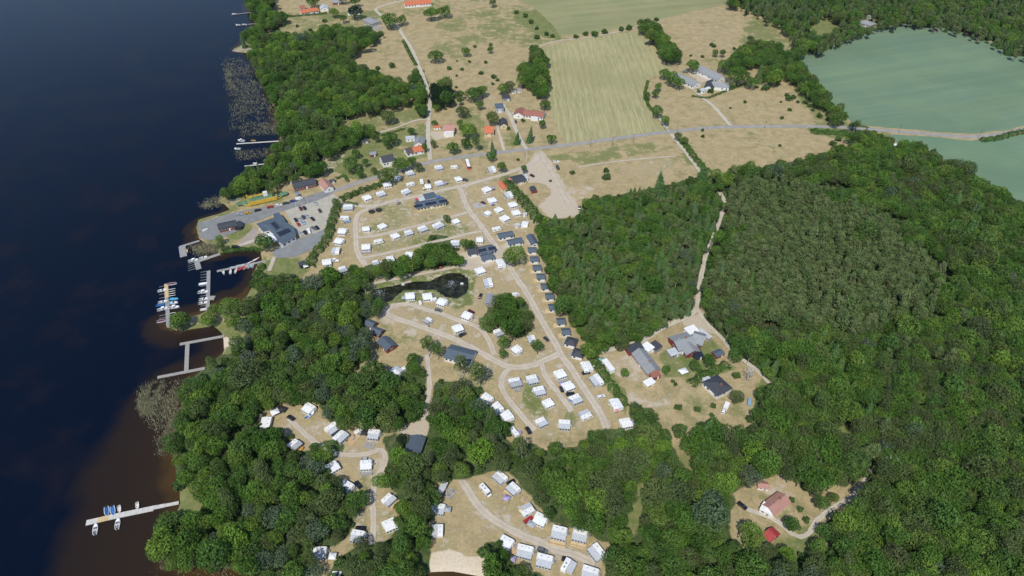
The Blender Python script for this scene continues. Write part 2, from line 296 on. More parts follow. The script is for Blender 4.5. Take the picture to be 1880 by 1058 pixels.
# woods: canopy outline in the photo, spacing (m), mix of kinds
WOODS = [
 ('the shore wood above the harbour', [(455,68),(500,62),(560,66),(620,52),(680,55),(705,62),(690,75),(650,98),(640,115),(672,126),(720,150),(768,162),(768,178),(720,194),(688,206),(652,206),(628,220),(628,238),(680,232),(696,246),(670,256),(640,266),(624,276),(584,290),(598,308),(588,324),(558,326),(550,321),(520,334),(496,346),(460,354),(424,366),(404,352),(426,334),(440,316),(464,310),(488,300),(505,282),(513,260),(517,240),(510,212),(497,182),(480,150),(466,125),(460,100)], 7.6, {'b':.72,'k':.08,'y':.05,'g':.06,'o':.06,'s':.03}),
 ('the clump on the north shore', [(455,-5),(500,-12),(506,8),(488,26),(522,24),(530,35),(505,45),(478,60),(455,72),(446,85),(444,64),(466,40),(452,20)], 7.5, {'b':.9,'s':.1}),
 ('the wood west of the campsite', [(466,490),(482,504),(516,504),(550,512),(566,520),(600,500),(640,492),(668,500),(668,535),(692,548),(706,554),(706,568),(674,584),(674,604),(678,632),(672,660),(660,678),(640,684),(628,692),(660,690),(700,686),(740,688),(748,668),(776,668),(780,700),(780,760),(748,778),(724,792),(700,786),(660,780),(630,780),(612,772),(596,758),(584,738),(568,736),(540,742),(500,750),(480,762),(470,780),(500,786),(512,798),(534,802),(538,830),(560,835),(575,822),(590,808),(616,808),(626,824),(618,842),(598,854),(618,882),(632,902),(658,908),(658,924),(652,956),(640,976),(628,988),(612,1000),(576,998),(572,1030),(572,1075),(460,1070),(384,1042),(337,1044),(297,1031),(289,1015),(297,975),(302,950),(330,945),(366,945),(378,928),(370,908),(345,900),(330,895),(320,872),(318,838),(312,815),(314,790),(328,760),(332,730),(342,706),(354,690),(377,672),(384,655),(405,656),(430,650),(442,630),(455,595),(446,562),(452,556),(470,535),(476,520),(468,500)], 7.6, {'s':.02,'b':.64,'k':.07,'g':.09,'o':.09,'y':.06,'p':.02}),
 ('the belt between campsite and pond', [(636,498),(690,482),(740,474),(785,458),(786,436),(802,430),(822,434),(836,448),(842,462),(845,478),(838,489),(800,494),(760,502),(700,510),(672,522),(660,536),(640,520)], 7.0, {'b':1}),
 ('the grove south of the central green', [(890,556),(915,546),(945,547),(966,562),(976,590),(974,612),(960,622),(940,618),(925,600),(905,600),(889,582)], 8.0, {'b':1}),
 ('the middle foreground wood', [(706,798),(736,798),(746,814),(752,835),(774,828),(780,806),(798,800),(790,768),(790,730),(800,700),(836,698),(862,708),(880,718),(884,738),(906,748),(922,764),(932,774),(932,800),(955,815),(985,818),(1000,838),(1030,824),(1044,818),(1057,822),(1071,804),(1105,792),(1137,790),(1149,792),(1168,782),(1156,764),(1165,748),(1195,752),(1210,780),(1230,815),(1244,850),(1265,880),(1290,895),(1330,905),(1345,930),(1345,955),(1330,990),(1365,1010),(1400,1014),(1440,1000),(1475,1018),(1510,1000),(1530,1000),(1530,1230),(1130,1200),(1110,1045),(1122,1020),(1135,995),(1110,992),(1092,982),(1086,970),(1054,962),(1040,962),(1006,950),(978,914),(954,886),(932,862),(908,860),(884,876),(866,882),(850,878),(820,882),(800,890),(796,916),(792,946),(790,990),(786,1012),(782,1058),(700,1082),(600,1085),(622,1025),(640,1010),(672,1002),(712,992),(728,970),(722,930),(722,905),(700,885),(700,870),(716,862),(712,830)], 7.8, {'b':.62,'o':.14,'k':.07,'g':.08,'y':.05,'s':.02,'p':.02}),
 ('the trees along the lower beach', [(880,1014),(888,1004),(910,1000),(926,1003),(930,1020),(948,1038),(976,1040),(1000,1062),(1010,1080),(890,1080)], 7.0, {'b':1}),
 ('the young plantation beside the holiday cabins', [(988,416),(1004,404),(1026,404),(1060,396),(1070,380),(1078,368),(1092,362),(1136,362),(1160,352),(1195,346),(1226,340),(1250,335),(1290,322),(1312,325),(1322,352),(1327,385),(1318,410),(1304,445),(1293,470),(1287,500),(1281,525),(1277,550),(1262,574),(1240,586),(1200,610),(1170,626),(1110,642),(1090,644),(1076,634),(1064,610),(1052,590),(1038,562),(1016,520),(1006,500),(992,460),(988,436)], 4.6, {'b':.33,'s':.27,'p':.24,'k':.05,'g':.11}),
 ('the big pine stand on the right', [(1340,340),(1380,328),(1420,330),(1470,330),(1510,340),(1560,365),(1610,390),(1660,415),(1700,455),(1730,500),(1742,540),(1700,585),(1640,605),(1560,605),(1480,595),(1420,585),(1350,560),(1300,540),(1295,490),(1325,420),(1336,380)], 4.35, {'s':.12,'p':.74,'b':.07,'g':.07}),
 ('the mixed forest on the right', [(1322,350),(1312,322),(1332,322),(1360,312),(1380,302),(1410,312),(1430,302),(1480,292),(1500,287),(1540,277),(1580,268),(1556,250),(1548,236),(1570,226),(1592,230),(1612,248),(1640,264),(1680,268),(1710,276),(1735,298),(1750,296),(1785,318),(1800,338),(1840,350),(1855,368),(1885,380),(2000,430),(2120,480),(2160,1230),(1530,1230),(1530,1002),(1512,985),(1525,955),(1550,938),(1572,920),(1590,900),(1600,870),(1575,880),(1530,893),(1515,884),(1500,897),(1480,900),(1456,880),(1436,854),(1428,862),(1400,872),(1356,888),(1342,912),(1330,905),(1290,893),(1268,840),(1266,812),(1290,780),(1325,785),(1350,797),(1370,785),(1390,770),(1386,750),(1390,720),(1412,705),(1395,684),(1345,650),(1330,626),(1300,590),(1287,565),(1284,545),(1292,500),(1300,470),(1325,410)], 6.0, {'s':.17,'b':.52,'k':.05,'o':.10,'g':.05,'p':.11}),
 ('the far forest at the top right', [(1340,8),(1380,20),(1430,45),(1450,60),(1458,78),(1452,104),(1500,92),(1560,70),(1600,55),(1660,42),(1700,44),(1760,56),(1820,75),(1880,100),(2120,200),(2120,-150),(1340,-150)], 8.0, {'b':.45,'p':.3,'s':.25}),
 ('the tree belt behind the farm', [(1338,116),(1360,85),(1390,78),(1425,84),(1445,96),(1466,116),(1492,145),(1522,180),(1548,215),(1536,222),(1515,203),(1490,178),(1470,162),(1452,142),(1425,150),(1395,150),(1405,130),(1380,118),(1362,124),(1342,128)], 7.6, {'b':1}),
 ('the tree belt beside the striped field', [(1174,42),(1194,38),(1216,60),(1226,75),(1243,95),(1240,112),(1226,112),(1206,88),(1190,65)], 7.0, {'b':1}),
 ('the copse at the top of the lane meadow', [(975,86),(986,84),(1003,110),(1006,150),(1000,175),(985,176),(968,160),(953,142),(957,122),(975,112)], 7.0, {'b':1}),
 ('the roadside trees on the lane', [(766,126),(780,130),(786,160),(786,180),(784,215),(770,220),(765,200),(768,170),(758,150)], 6.5, {'b':1}),
 ('the dark copse beside the lane', [(796,156),(812,152),(832,175),(828,188),(805,194),(793,198),(792,170)], 6.0, {'b':.3,'d':.7}),
]
CLEAR = [[(1478,50),(1515,26),(1548,46),(1552,53),(1510,66),(1490,62)],[(1576,28),(1612,26),(1614,52),(1580,54)],[(1400,690),(1412,700),(1400,712),(1380,716)],
 [(1500,792),(1515,770),(1560,775),(1598,800),(1560,806),(1530,792)],[(1255,838),(1290,878),(1284,888),(1246,852)],[(1165,890),(1185,880),(1188,940),(1170,1000),(1135,1008),(1150,960)]]
ROADS = {  # name: list of (polyline, width m)
 'asphalt_road': [([(1960,228),(1880,238),(1840,246),(1790,251),(1740,249),(1680,244),(1600,238),(1540,234),(1480,232),(1420,232),(1340,233),(1290,236),(1240,241),(1180,248),(1120,256),(1060,264),(1000,271),(950,276),(900,282),(850,288),(794,297),(740,312),(690,326),(650,338),(605,354)],5.6)],
 'campsite_road': [([(994,282),(976,300),(948,312),(920,322),(880,333),(850,341),(800,352),(760,362),(720,370),(690,378),(660,378),(626,372)],5),
  ([(690,378),(662,390),(653,405),(653,430),(655,458),(662,474),(671,488)],4.5),([(656,436),(684,434),(720,426),(760,416),(800,406),(830,398),(858,390)],3.6),
  ([(664,474),(696,468),(740,458),(784,447),(826,438),(860,429),(886,424)],3.4),
  ([(844,344),(849,358),(861,386),(884,416),(908,450),(928,476),(942,500),(968,540),(990,580),(1012,618),(1022,634),(1030,652),(1048,676),(1070,710),(1090,740),(1106,766),(1113,786)],5.2),
  ([(1026,650),(1004,660),(980,670),(952,675),(930,672),(908,662),(880,646),(852,632),(830,621),(790,606),(756,594),(724,584),(709,573),(722,562),(752,558)],5.2),
  ([(752,558),(780,568),(810,576),(840,588),(876,600),(892,616),(902,636),(908,652)],4.2),([(936,676),(924,690),(920,708),(930,728),(946,750),(964,770),(982,790)],4),
  ([(994,668),(1000,688),(1016,710),(1036,736),(1050,756)],4),([(666,533),(690,520),(730,512),(780,502),(820,494),(850,488),(878,484)],3),
  ([(784,652),(788,690),(788,720),(782,760),(776,772)],3.2),([(530,768),(546,784),(568,804),(588,820),(606,830),(624,834),(652,836),(680,832),(700,826),(708,842),(700,864),(688,884),(684,920),(686,960),(682,1000)],3.6),
  ([(846,880),(860,902),(876,926),(900,950),(930,968),(960,984),(990,996),(1020,1010),(1060,1020),(1092,1036)],4.8),
  ([(994,278),(997,292),(1008,308),(1021,330),(1033,355),(1045,378)],4)],
 'country_lane': [([(1232,246),(1246,264),(1264,286),(1288,318)],4),([(1321,352),(1332,375),(1327,387),(1320,410),(1305,447),(1295,472),(1289,500),(1284,525),(1281,550),(1279,566)],3.6),
  ([(1280,566),(1270,577),(1250,587),(1220,600),(1200,613),(1176,627),(1140,638),(1102,646)],4),([(1281,568),(1294,590),(1310,606),(1330,626),(1343,644),(1368,664),(1394,684),(1412,704)],2.8),
  ([(742,1),(720,6),(690,17),(706,32),(728,46),(740,66),(756,90),(770,124),(782,155),(789,185),(787,212),(786,250),(790,294)],4.4),
  ([(1276,166),(1288,178),(1310,196),(1330,218),(1341,231)],4),([(920,192),(936,212),(946,236),(960,264),(967,274)],4),([(912,230),(919,254),(926,277)],3),
  ([(1600,862),(1588,884),(1574,900),(1560,916),(1530,932),(1500,956),(1486,978),(1470,986),(1452,979),(1430,960),(1400,945),(1370,935)],2.7),([(696,244),(730,234),(760,222),(784,219)],2.6),
  ([(504,472),(494,498)],3.2),([(990,85),(1027,75),(1090,68),(1165,52)],2.4),([(1062,308),(1100,301),(1160,294),(1240,287)],1.8),([(433,454),(444,450),(470,440)],3)]}
PAVED = {'quay_asphalt':[(363,411),(400,399),(434,390),(470,383),(530,371),(600,349),(614,350),(604,362),(560,376),(528,386),(508,392),(480,404),(452,412),(438,424),(402,438),(386,441),(367,437)],
 'car_park_gravel':[(522,387),(576,371),(612,356),(626,367),(608,380),(611,394),(600,418),(588,427),(552,436),(543,430),(540,416),(526,394)],
 'turning_area':[(513,452),(548,439),(588,425),(600,419),(592,440),(572,459),(542,472),(510,474),(499,466)],
 'forecourt_gravel':[(436,449),(464,419),(482,430),(488,446),(470,446),(446,452)]}
FIELDS = {'striped_field':[(997,87),(1085,70),(1177,56),(1190,70),(1206,96),(1228,116),(1232,123),(1212,138),(1190,143),(1184,160),(1180,178),(1188,198),(1206,220),(1218,236),(1212,243),(1120,252),(1038,262),(1020,228),(1008,196),(1001,160),(998,120)],
 'hay_field':[(930,-10),(985,18),(1010,42),(1030,66),(1090,61),(1160,49),(1200,39),(1270,22),(1340,8),(1460,-40),(940,-70)],
 'green_crop_field':[(1449,104),(1490,95),(1560,72),(1610,54),(1665,43),(1700,44),(1760,58),(1820,78),(1880,104),(2000,150),(2000,215),(1880,231),(1840,240),(1790,246),(1740,244),(1680,239),(1600,232),(1565,225),(1545,210),(1520,180),(1490,145),(1465,118)],
 'lower_crop_field':[(1632,247),(1700,250),(1780,258),(1850,252),(1880,246),(2000,228),(2000,460),(1880,390),(1840,372),(1780,330),(1740,300),(1700,272),(1650,264)]}

# ---- one sheet of ground reaching the horizon, with the lake and pond beds in it
def axis(a, b, st, far):
    c = list(np.arange(a, b + st, st)); s = st
    while c[-1] < far: s *= 1.35; c.append(c[-1] + s)
    s = st
    while c[0] > -far: s *= 1.35; c.insert(0, c[0] - s)
    return np.array(c)
gx = axis(-660, 660, 2.2, 6000); gy = axis(70, 880, 2.2, 6000)
GX, GY = np.meshgrid(gx, gy); nx, ny = len(gx), len(gy)
def vnoise(x, y, s, seed):
    r = np.random.default_rng(seed).random((257, 257)); x = x / s; y = y / s
    xi = np.floor(x).astype(int); yi = np.floor(y).astype(int); fx = x - xi; fy = y - yi
    fx = fx * fx * (3 - 2 * fx); fy = fy * fy * (3 - 2 * fy)
    g = lambda a, b: r[a % 257, b % 257]
    return (g(xi, yi) * (1 - fx) + g(xi + 1, yi) * fx) * (1 - fy) + (g(xi, yi + 1) * (1 - fx) + g(xi + 1, yi + 1) * fx) * fy
wx = GX + (vnoise(GX, GY, 9, 1) - .5) * 5; wy = GY + (vnoise(GX, GY, 9, 2) - .5) * 5
PXm, PYm, _ = PR(wx, wy, 0)
front = (GY > 20)
inl = inpoly(GX, GY, LAKE_G); dl = segdist(GX, GY, LAKE_G, True)
sdl = np.where(inl, -dl, dl)
inp = inpoly(GX, GY, POND_G); dp = segdist(GX, GY, POND_G, True); sdp = np.where(inp, -dp, dp)
WZ = -0.55
Z = np.where(sdl < 6, np.clip((sdl - 2.5) * .22, -3.5, 0), 0) ; Z = np.minimum(Z, np.where(sdp < 3, np.clip((sdp - 1.2) * .45, -1.6, 0), 0))
Z = Z + np.where((sdl > 10) & (sdp > 6), 0, 0)
mask = np.zeros((ny, nx, 4), np.float32); mask[..., 0] = .28
for p, v in GREEN:
    k = inpoly(PXm, PYm, p) & front; mask[..., 0][k] = v
for p, v in DIRT:
    k = inpoly(PXm, PYm, p) & front; mask[..., 1][k] = np.maximum(mask[..., 1][k], v)
for p, v in SAND:
    k = inpoly(PXm, PYm, p) & front; mask[..., 3][k] = v
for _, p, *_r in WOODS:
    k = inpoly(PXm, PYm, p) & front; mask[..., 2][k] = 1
for p in CLEAR:
    k = inpoly(PXm, PYm, p) & front; mask[..., 2][k] = .2; mask[..., 0][k] = .8
for lst in ROADS['campsite_road']:   # worn verges along the gravel roads
    g_ = [G(*q) for q in lst[0]]; d_ = segdist(GX, GY, g_)
    k = d_ < lst[1] / 2 + 1.6; mask[..., 1][k] = np.maximum(mask[..., 1][k], .45)
k = (sdl < 4.5) & (sdl > -1); mask[..., 0][k] = np.maximum(mask[..., 0][k], .6)
k = (sdp < 2.5); mask[..., 0][k] = .8
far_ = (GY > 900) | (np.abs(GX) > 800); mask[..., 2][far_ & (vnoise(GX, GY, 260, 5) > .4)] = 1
for _ in range(1):
    mk = mask.copy()
    mk[1:-1, 1:-1] = (mask[1:-1, 1:-1] * 2 + mask[:-2, 1:-1] + mask[2:, 1:-1] + mask[1:-1, :-2] + mask[1:-1, 2:]) / 6
    mask = mk
co = np.stack([GX, GY, Z], -1).reshape(-1, 3).astype(np.float32)
i0 = (np.arange(ny - 1)[:, None] * nx + np.arange(nx - 1)[None]).reshape(-1)
fc = np.stack([i0, i0 + 1, i0 + nx + 1, i0 + nx], -1)
def npmesh(name, co, fc, mats, attrs=(), smooth=False):
    me = bpy.data.meshes.new(name); me.vertices.add(len(co)); me.vertices.foreach_set('co', np.ascontiguousarray(co, np.float32).ravel())
    k = fc.shape[1]; me.loops.add(fc.size); me.loops.foreach_set('vertex_index', fc.astype(np.int32).ravel())
    me.polygons.add(len(fc)); me.polygons.foreach_set('loop_start', (np.arange(len(fc)) * k).astype(np.int32))
    me.polygons.foreach_set('loop_total', np.full(len(fc), k, np.int32))
    for m in mats: me.materials.append(m)
    for an, typ, dom, data in attrs:
        a = me.attributes.new(an, typ, dom); a.data.foreach_set('color' if 'COLOR' in typ else 'value', np.ascontiguousarray(data).ravel())
    me.update(calc_edges=True)
    if smooth: me.polygons.foreach_set('use_smooth', np.ones(len(fc), bool))
    return me
gm, nt, b = newmat('ground_surface')
at = N(nt, 'ShaderNodeAttribute', attribute_name='cover'); spc = N(nt, 'ShaderNodeSeparateColor'); nt.links.new(at.outputs['Color'], spc.inputs[0])
nA = noise(nt, .028, 5, .62); nB = noise(nt, .13, 5, .65); nC = noise(nt, .9, 4, .7); nD = noise(nt, .055, 4, .6)
nE = noise(nt, .34, 5, .72); nF = noise(nt, 2.6, 3, .75)
dry = mixc(nt, sstep(nt, nB, .38, .62), (.41, .325, .18), (.315, .25, .135))
dry = mixc(nt, mth(nt, 'MULTIPLY', sstep(nt, nE, .5, .66), .7), dry, (.235, .205, .10))
dry = mixc(nt, mth(nt, 'MULTIPLY', sstep(nt, nF, .5, .75), .6), dry, (.24, .185, .10))
dry = mixc(nt, mth(nt, 'MULTIPLY', sstep(nt, nD, .5, .68), .55), dry, (.34, .285, .15))
dry = mixc(nt, sstep(nt, nC, .52, .7), dry, (.48, .39, .235))
grn = mixc(nt, sstep(nt, nB, .35, .65), (.13, .165, .05), (.21, .21, .085))
grn = mixc(nt, sstep(nt, nC, .5, .75), grn, (.085, .125, .04))
grn = mixc(nt, mth(nt, 'MULTIPLY', sstep(nt, nE, .48, .64), .6), grn, (.27, .25, .12))
grn = mixc(nt, mth(nt, 'MULTIPLY', sstep(nt, nF, .5, .75), .4), grn, (.07, .10, .035))
gf = mth(nt, 'ADD', spc.outputs[0], mth(nt, 'MULTIPLY', mth(nt, 'SUBTRACT', mth(nt, 'ADD', mth(nt, 'ADD', mth(nt, 'MULTIPLY', nA, .42), mth(nt, 'MULTIPLY', nB, .33)), mth(nt, 'MULTIPLY', nE, .25)), .5), 2.4))
col = mixc(nt, sstep(nt, gf, .36, .58), dry, grn)
dirt = mixc(nt, sstep(nt, nC, .35, .7), (.50, .43, .33), (.42, .345, .26))
df = mth(nt, 'ADD', spc.outputs[1], mth(nt, 'MULTIPLY', mth(nt, 'SUBTRACT', mth(nt, 'ADD', mth(nt, 'MULTIPLY', nB, .6), mth(nt, 'MULTIPLY', nE, .4)), .5), 1.6))
col = mixc(nt, sstep(nt, df, .42, .62), col, dirt)
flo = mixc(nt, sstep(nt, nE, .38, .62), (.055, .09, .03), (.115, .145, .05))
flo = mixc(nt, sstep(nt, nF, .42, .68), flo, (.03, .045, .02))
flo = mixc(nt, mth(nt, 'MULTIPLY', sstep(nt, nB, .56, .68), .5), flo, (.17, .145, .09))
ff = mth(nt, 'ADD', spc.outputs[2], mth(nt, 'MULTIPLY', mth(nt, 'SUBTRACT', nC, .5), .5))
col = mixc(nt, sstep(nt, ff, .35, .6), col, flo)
snd = mixc(nt, sstep(nt, nC, .4, .7), (.62, .53, .40), (.52, .44, .32))
sf = mth(nt, 'ADD', at.outputs['Alpha'], mth(nt, 'MULTIPLY', mth(nt, 'SUBTRACT', nC, .5), .4))
col = mixc(nt, sstep(nt, sf, .4, .6), col, snd)
nt.links.new(col, b.inputs['Base Color']); b.inputs['Roughness'].default_value = .95; b.inputs['Specular IOR Level'].default_value = .1
bp = N(nt, 'ShaderNodeBump'); bp.inputs['Strength'].default_value = .5; bp.inputs['Distance'].default_value = .35
nt.links.new(nC, bp.inputs['Height']); nt.links.new(bp.outputs[0], b.inputs['Normal'])
tag(link('ground', npmesh('ground', co, fc, [gm], [('cover', 'FLOAT_COLOR', 'POINT', mask.reshape(-1, 4))], True)), kind='structure')

# ---- lake water: a grid whose vertices know how deep it is below them
lx = gx[gx < 420][::2]; ly = gy[::2]; LX, LY = np.meshgrid(lx, ly)
wl = inpoly(LX, LY, LAKE_G); wd = np.where(wl, segdist(LX, LY, LAKE_G, True), -segdist(LX, LY, LAKE_G, True))
px, py, _ = PR(LX, LY, 0)
# how far the sandy shelf reaches out differs along the shore (wide in the south, narrow by the harbour)
shelf = np.interp(py, [200, 480, 620, 760, 1058], [3, 5, 14, 36, 47])
dep = np.clip((wd + (vnoise(LX, LY, 22, 9) - .5) * 12) / shelf, 0, 1)
n2 = len(lx); keep = (wd > -9)
i0 = (np.arange(len(ly) - 1)[:, None] * n2 + np.arange(n2 - 1)[None])
kf = keep[:-1, :-1] & keep[1:, 1:] & keep[1:, :-1] & keep[:-1, 1:]; i0 = i0[kf]
fcw = np.stack([i0, i0 + 1, i0 + n2 + 1, i0 + n2], -1)
cow = np.stack([LX, LY, np.full_like(LX, WZ)], -1).reshape(-1, 3)
wm, nt, b = newmat('lake_water')
at = N(nt, 'ShaderNodeAttribute', attribute_name='depth')
n1 = noise(nt, .03, 3); dd = mth(nt, 'ADD', at.outputs['Fac'], mth(nt, 'MULTIPLY', mth(nt, 'SUBTRACT', n1, .5), .35))
rp = N(nt, 'ShaderNodeValToRGB'); e = rp.color_ramp.elements; e.new(.3); e.new(.62)
for i, (p, c) in enumerate(((0, (.060, .036, .013)), (.14, (.026, .0165, .0105)), (.78, (.0185, .0125, .0105)), (1, (.0012, .0042, .0140)))): e[i].position = p; e[i].color = (*c, 1)
nt.links.new(dd, rp.inputs[0]); nt.links.new(rp.outputs[0], b.inputs['Base Color'])
b.inputs['Roughness'].default_value = .16; b.inputs['IOR'].default_value = 1.33; b.inputs['Specular IOR Level'].default_value = .18
bp = N(nt, 'ShaderNodeBump'); bp.inputs['Strength'].default_value = .4; bp.inputs['Distance'].default_value = .12
mp = N(nt, 'ShaderNodeMapping'); gg = N(nt, 'ShaderNodeNewGeometry'); nt.links.new(gg.outputs['Position'], mp.inputs[0]); mp.inputs['Scale'].default_value = (1, 2.2, 1); mp.inputs['Rotation'].default_value = (0, 0, .5)
nt.links.new(noise(nt, .8, 4, .65, mp.outputs[0]), bp.inputs['Height']); nt.links.new(bp.outputs[0], b.inputs['Normal'])
me = npmesh('lake_water', cow, fcw, [wm], [('depth', 'FLOAT', 'POINT', dep.reshape(-1).astype(np.float32))])
tag(link('lake_water', me), kind='structure')
def sheet(name, polyg, z, mat):
    me = bpy.data.meshes.new(name); n = len(polyg)
    a = sum(polyg[i][0] * polyg[(i + 1) % n][1] - polyg[(i + 1) % n][0] * polyg[i][1] for i in range(n))
    if a < 0: polyg = polyg[::-1]
    me.from_pydata([(x, y, z) for x, y in polyg], [], [tuple(range(n))]); me.materials.append(mat)
    return tag(link(name, me), kind='structure')
def rough(poly, step=5, amp=1.0):     # subdivide an outline on the ground and make it uneven
    g_ = [G(*p) for p in poly]; out = []; n = len(g_)
    for i in range(n):
        a = g_[i]; c = g_[(i + 1) % n]; L = math.dist(a, c); k = max(1, int(L / step))
        for j in range(k):
            t = j / k; out.append((a[0] + (c[0] - a[0]) * t + random.uniform(-amp, amp), a[1] + (c[1] - a[1]) * t + random.uniform(-amp, amp)))
    return out
pm, nt, b = newmat('pond_water'); b.inputs['Roughness'].default_value = .08; b.inputs['IOR'].default_value = 1.33
nt.links.new(mixc(nt, sstep(nt, noise(nt, .25, 5, .7), .4, .68), (.012, .013, .009), (.045, .05, .03)), b.inputs['Base Color'])
cx_, cy_ = np.mean([p[0] for p in POND_G]), np.mean([p[1] for p in POND_G])
def grow(pg, d):
    out = []; n = len(pg); a = sum(pg[i][0] * pg[(i + 1) % n][1] - pg[(i + 1) % n][0] * pg[i][1] for i in range(n)); s = 1 if a > 0 else -1
    for i in range(n):
        p0, p1, p2 = pg[i - 1], pg[i], pg[(i + 1) % n]; dx, dy = p2[0] - p0[0], p2[1] - p0[1]; L = math.hypot(dx, dy)
        out.append((p1[0] + s * dy / L * d, p1[1] - s * dx / L * d))
    return out
sheet('pond_water', grow(POND_G, 1.2), -.32, pm)
# ---- fields
def fieldmat(name, c1, c2, c3, ang, sc1, amt):
    m, nt, b = newmat(name); g_ = N(nt, 'ShaderNodeNewGeometry'); mp = N(nt, 'ShaderNodeMapping'); nt.links.new(g_.outputs['Position'], mp.inputs[0]); mp.inputs['Rotation'].default_value = (0, 0, -ang)
    mp2 = N(nt, 'ShaderNodeMapping'); nt.links.new(mp.outputs[0], mp2.inputs[0]); mp2.inputs['Scale'].default_value = (.05, 1, 1)
    wv = noise(nt, sc1, 3, .7, mp2.outputs[0]); wv2 = noise(nt, sc1 * .28, 3, .6, mp2.outputs[0])
    c = mixc(nt, sstep(nt, noise(nt, .02, 4), .38, .64), c1, c2)
    c = mixc(nt, mth(nt, 'MULTIPLY', sstep(nt, wv, .44, .62), amt), c, c3)
    c = mixc(nt, mth(nt, 'MULTIPLY', sstep(nt, wv2, .46, .66), amt * .7), c, tuple(x * .75 for x in c1))
    c = mixc(nt, mth(nt, 'MULTIPLY', sstep(nt, noise(nt, .8, 4, .7), .45, .75), .35), c, tuple(x * .8 for x in c2))
    wt = N(nt, 'ShaderNodeTexWave', wave_type='BANDS', bands_direction='Y'); nt.links.new(mp.outputs[0], wt.inputs[0]); wt.inputs['Scale'].default_value = .055 if 'straw' in name else .018
    wt.inputs['Distortion'].default_value = 2.5; wt.inputs['Detail'].default_value = 2; wt.inputs['Detail Scale'].default_value = .6
    c = mixc(nt, mth(nt, 'MULTIPLY', sstep(nt, wt.outputs['Fac'], .62 if 'straw' in name else .9, 1.0), amt * .45), c, c3 if 'straw' in name else tuple(x * 1.25 for x in c1))
    c = mixc(nt, mth(nt, 'MULTIPLY', sstep(nt, noise(nt, .009, 4, .6), .5, .62), .45), c, tuple(x * y for x, y in zip(c1, (.8, .84, .78))))
    nt.links.new(c, b.inputs['Base Color']); b.inputs['Roughness'].default_value = .95; b.inputs['Specular IOR Level'].default_value = .1
    return m
_a = G(1080, 90); _b = G(1120, 240); A1 = math.atan2(_b[1] - _a[1], _b[0] - _a[0])
FM = {'striped_field': fieldmat('straw_stubble', (.33, .30, .15), (.27, .265, .13), (.45, .40, .225), A1, 1.0, .7),
      'hay_field': fieldmat('hay_meadow', (.23, .245, .115), (.29, .27, .14), (.32, .30, .155), .25, .12, .5),
      'green_crop_field': fieldmat('green_crop', (.15, .225, .145), (.175, .245, .145), (.13, .20, .14), .3, .05, .5),
      'lower_crop_field': fieldmat('green_crop_lower', (.15, .23, .15), (.17, .25, .15), (.135, .21, .15), -.4, .05, .5)}
for k_, p_ in FIELDS.items(): sheet(k_, rough(p_, 6, .7), .02, FM[k_])
# ---- paved and gravelled areas, roads
def roadmat(name, c1, c2, edge=0, verge=(.30, .25, .15)):
    m, nt, b = newmat(name); c = mixc(nt, sstep(nt, noise(nt, .18, 4, .65), .35, .65), c1, c2)
    if edge:
        at = N(nt, 'ShaderNodeAttribute', attribute_name='across'); q = mth(nt, 'ABSOLUTE', at.outputs['Fac'])
        if edge > .3:
            mid = sstep(nt, mth(nt, 'ADD', mth(nt, 'SUBTRACT', .34, q), mth(nt, 'MULTIPLY', mth(nt, 'SUBTRACT', noise(nt, .5, 4, .7), .5), .7)), .02, .3)
            c = mixc(nt, mth(nt, 'MULTIPLY', mid, .38), c, verge)
        a_ = sstep(nt, mth(nt, 'ADD', mth(nt, 'SUBTRACT', 1.0, q), mth(nt, 'MULTIPLY', mth(nt, 'SUBTRACT', noise(nt, .7, 5, .75), .5), edge * 1.6)), .06, .06 + edge * .55)
        nt.links.new(a_, b.inputs['Alpha'])
    c = mixc(nt, mth(nt, 'MULTIPLY', sstep(nt, noise(nt, 1.4, 4, .7), .45, .8), .5), c, tuple(x * .78 for x in c2))
    nt.links.new(c, b.inputs['Base Color']); b.inputs['Roughness'].default_value = .9; b.inputs['Specular IOR Level'].default_value = .2; return m
RM = {'asphalt_road': roadmat('worn_asphalt', (.33, .31, .285), (.27, .26, .245), .2), 'campsite_road': roadmat('camp_gravel', (.53, .46, .37), (.45, .39, .31), .55, (.38, .31, .2)),
      'country_lane': roadmat('lane_gravel', (.53, .48, .39), (.45, .405, .325), .5, (.38, .31, .2))}
PM = {'quay_asphalt': roadmat('quay_asphalt', (.24, .24, .235), (.19, .195, .195)), 'car_park_gravel': roadmat('pale_gravel', (.44, .41, .34), (.37, .345, .28)),
      'turning_area': roadmat('turning_asphalt', (.24, .25, .25), (.205, .21, .21)), 'forecourt_gravel': roadmat('pink_gravel', (.36, .30, .26), (.31, .27, .23))}
def smooth_line(g_, st=3.0):
    P = [Vector((a, b_, 0)) for a, b_ in g_]; P = [P[0] * 2 - P[1]] + P + [P[-1] * 2 - P[-2]]; out = []
    for i in range(1, len(P) - 2):
        L = (P[i + 1] - P[i]).length; k = max(2, int(L / st))
        for j in range(k):
            t = j / k; p0, p1, p2, p3 = P[i - 1], P[i], P[i + 1], P[i + 2]
            out.append(.5 * ((2 * p1) + (p2 - p0) * t + (2 * p0 - 5 * p1 + 4 * p2 - p3) * t * t + (3 * p1 - p0 - 3 * p2 + p3) * t ** 3))
    out.append(P[-2]); return [(p.x, p.y) for p in out]
zr = .035
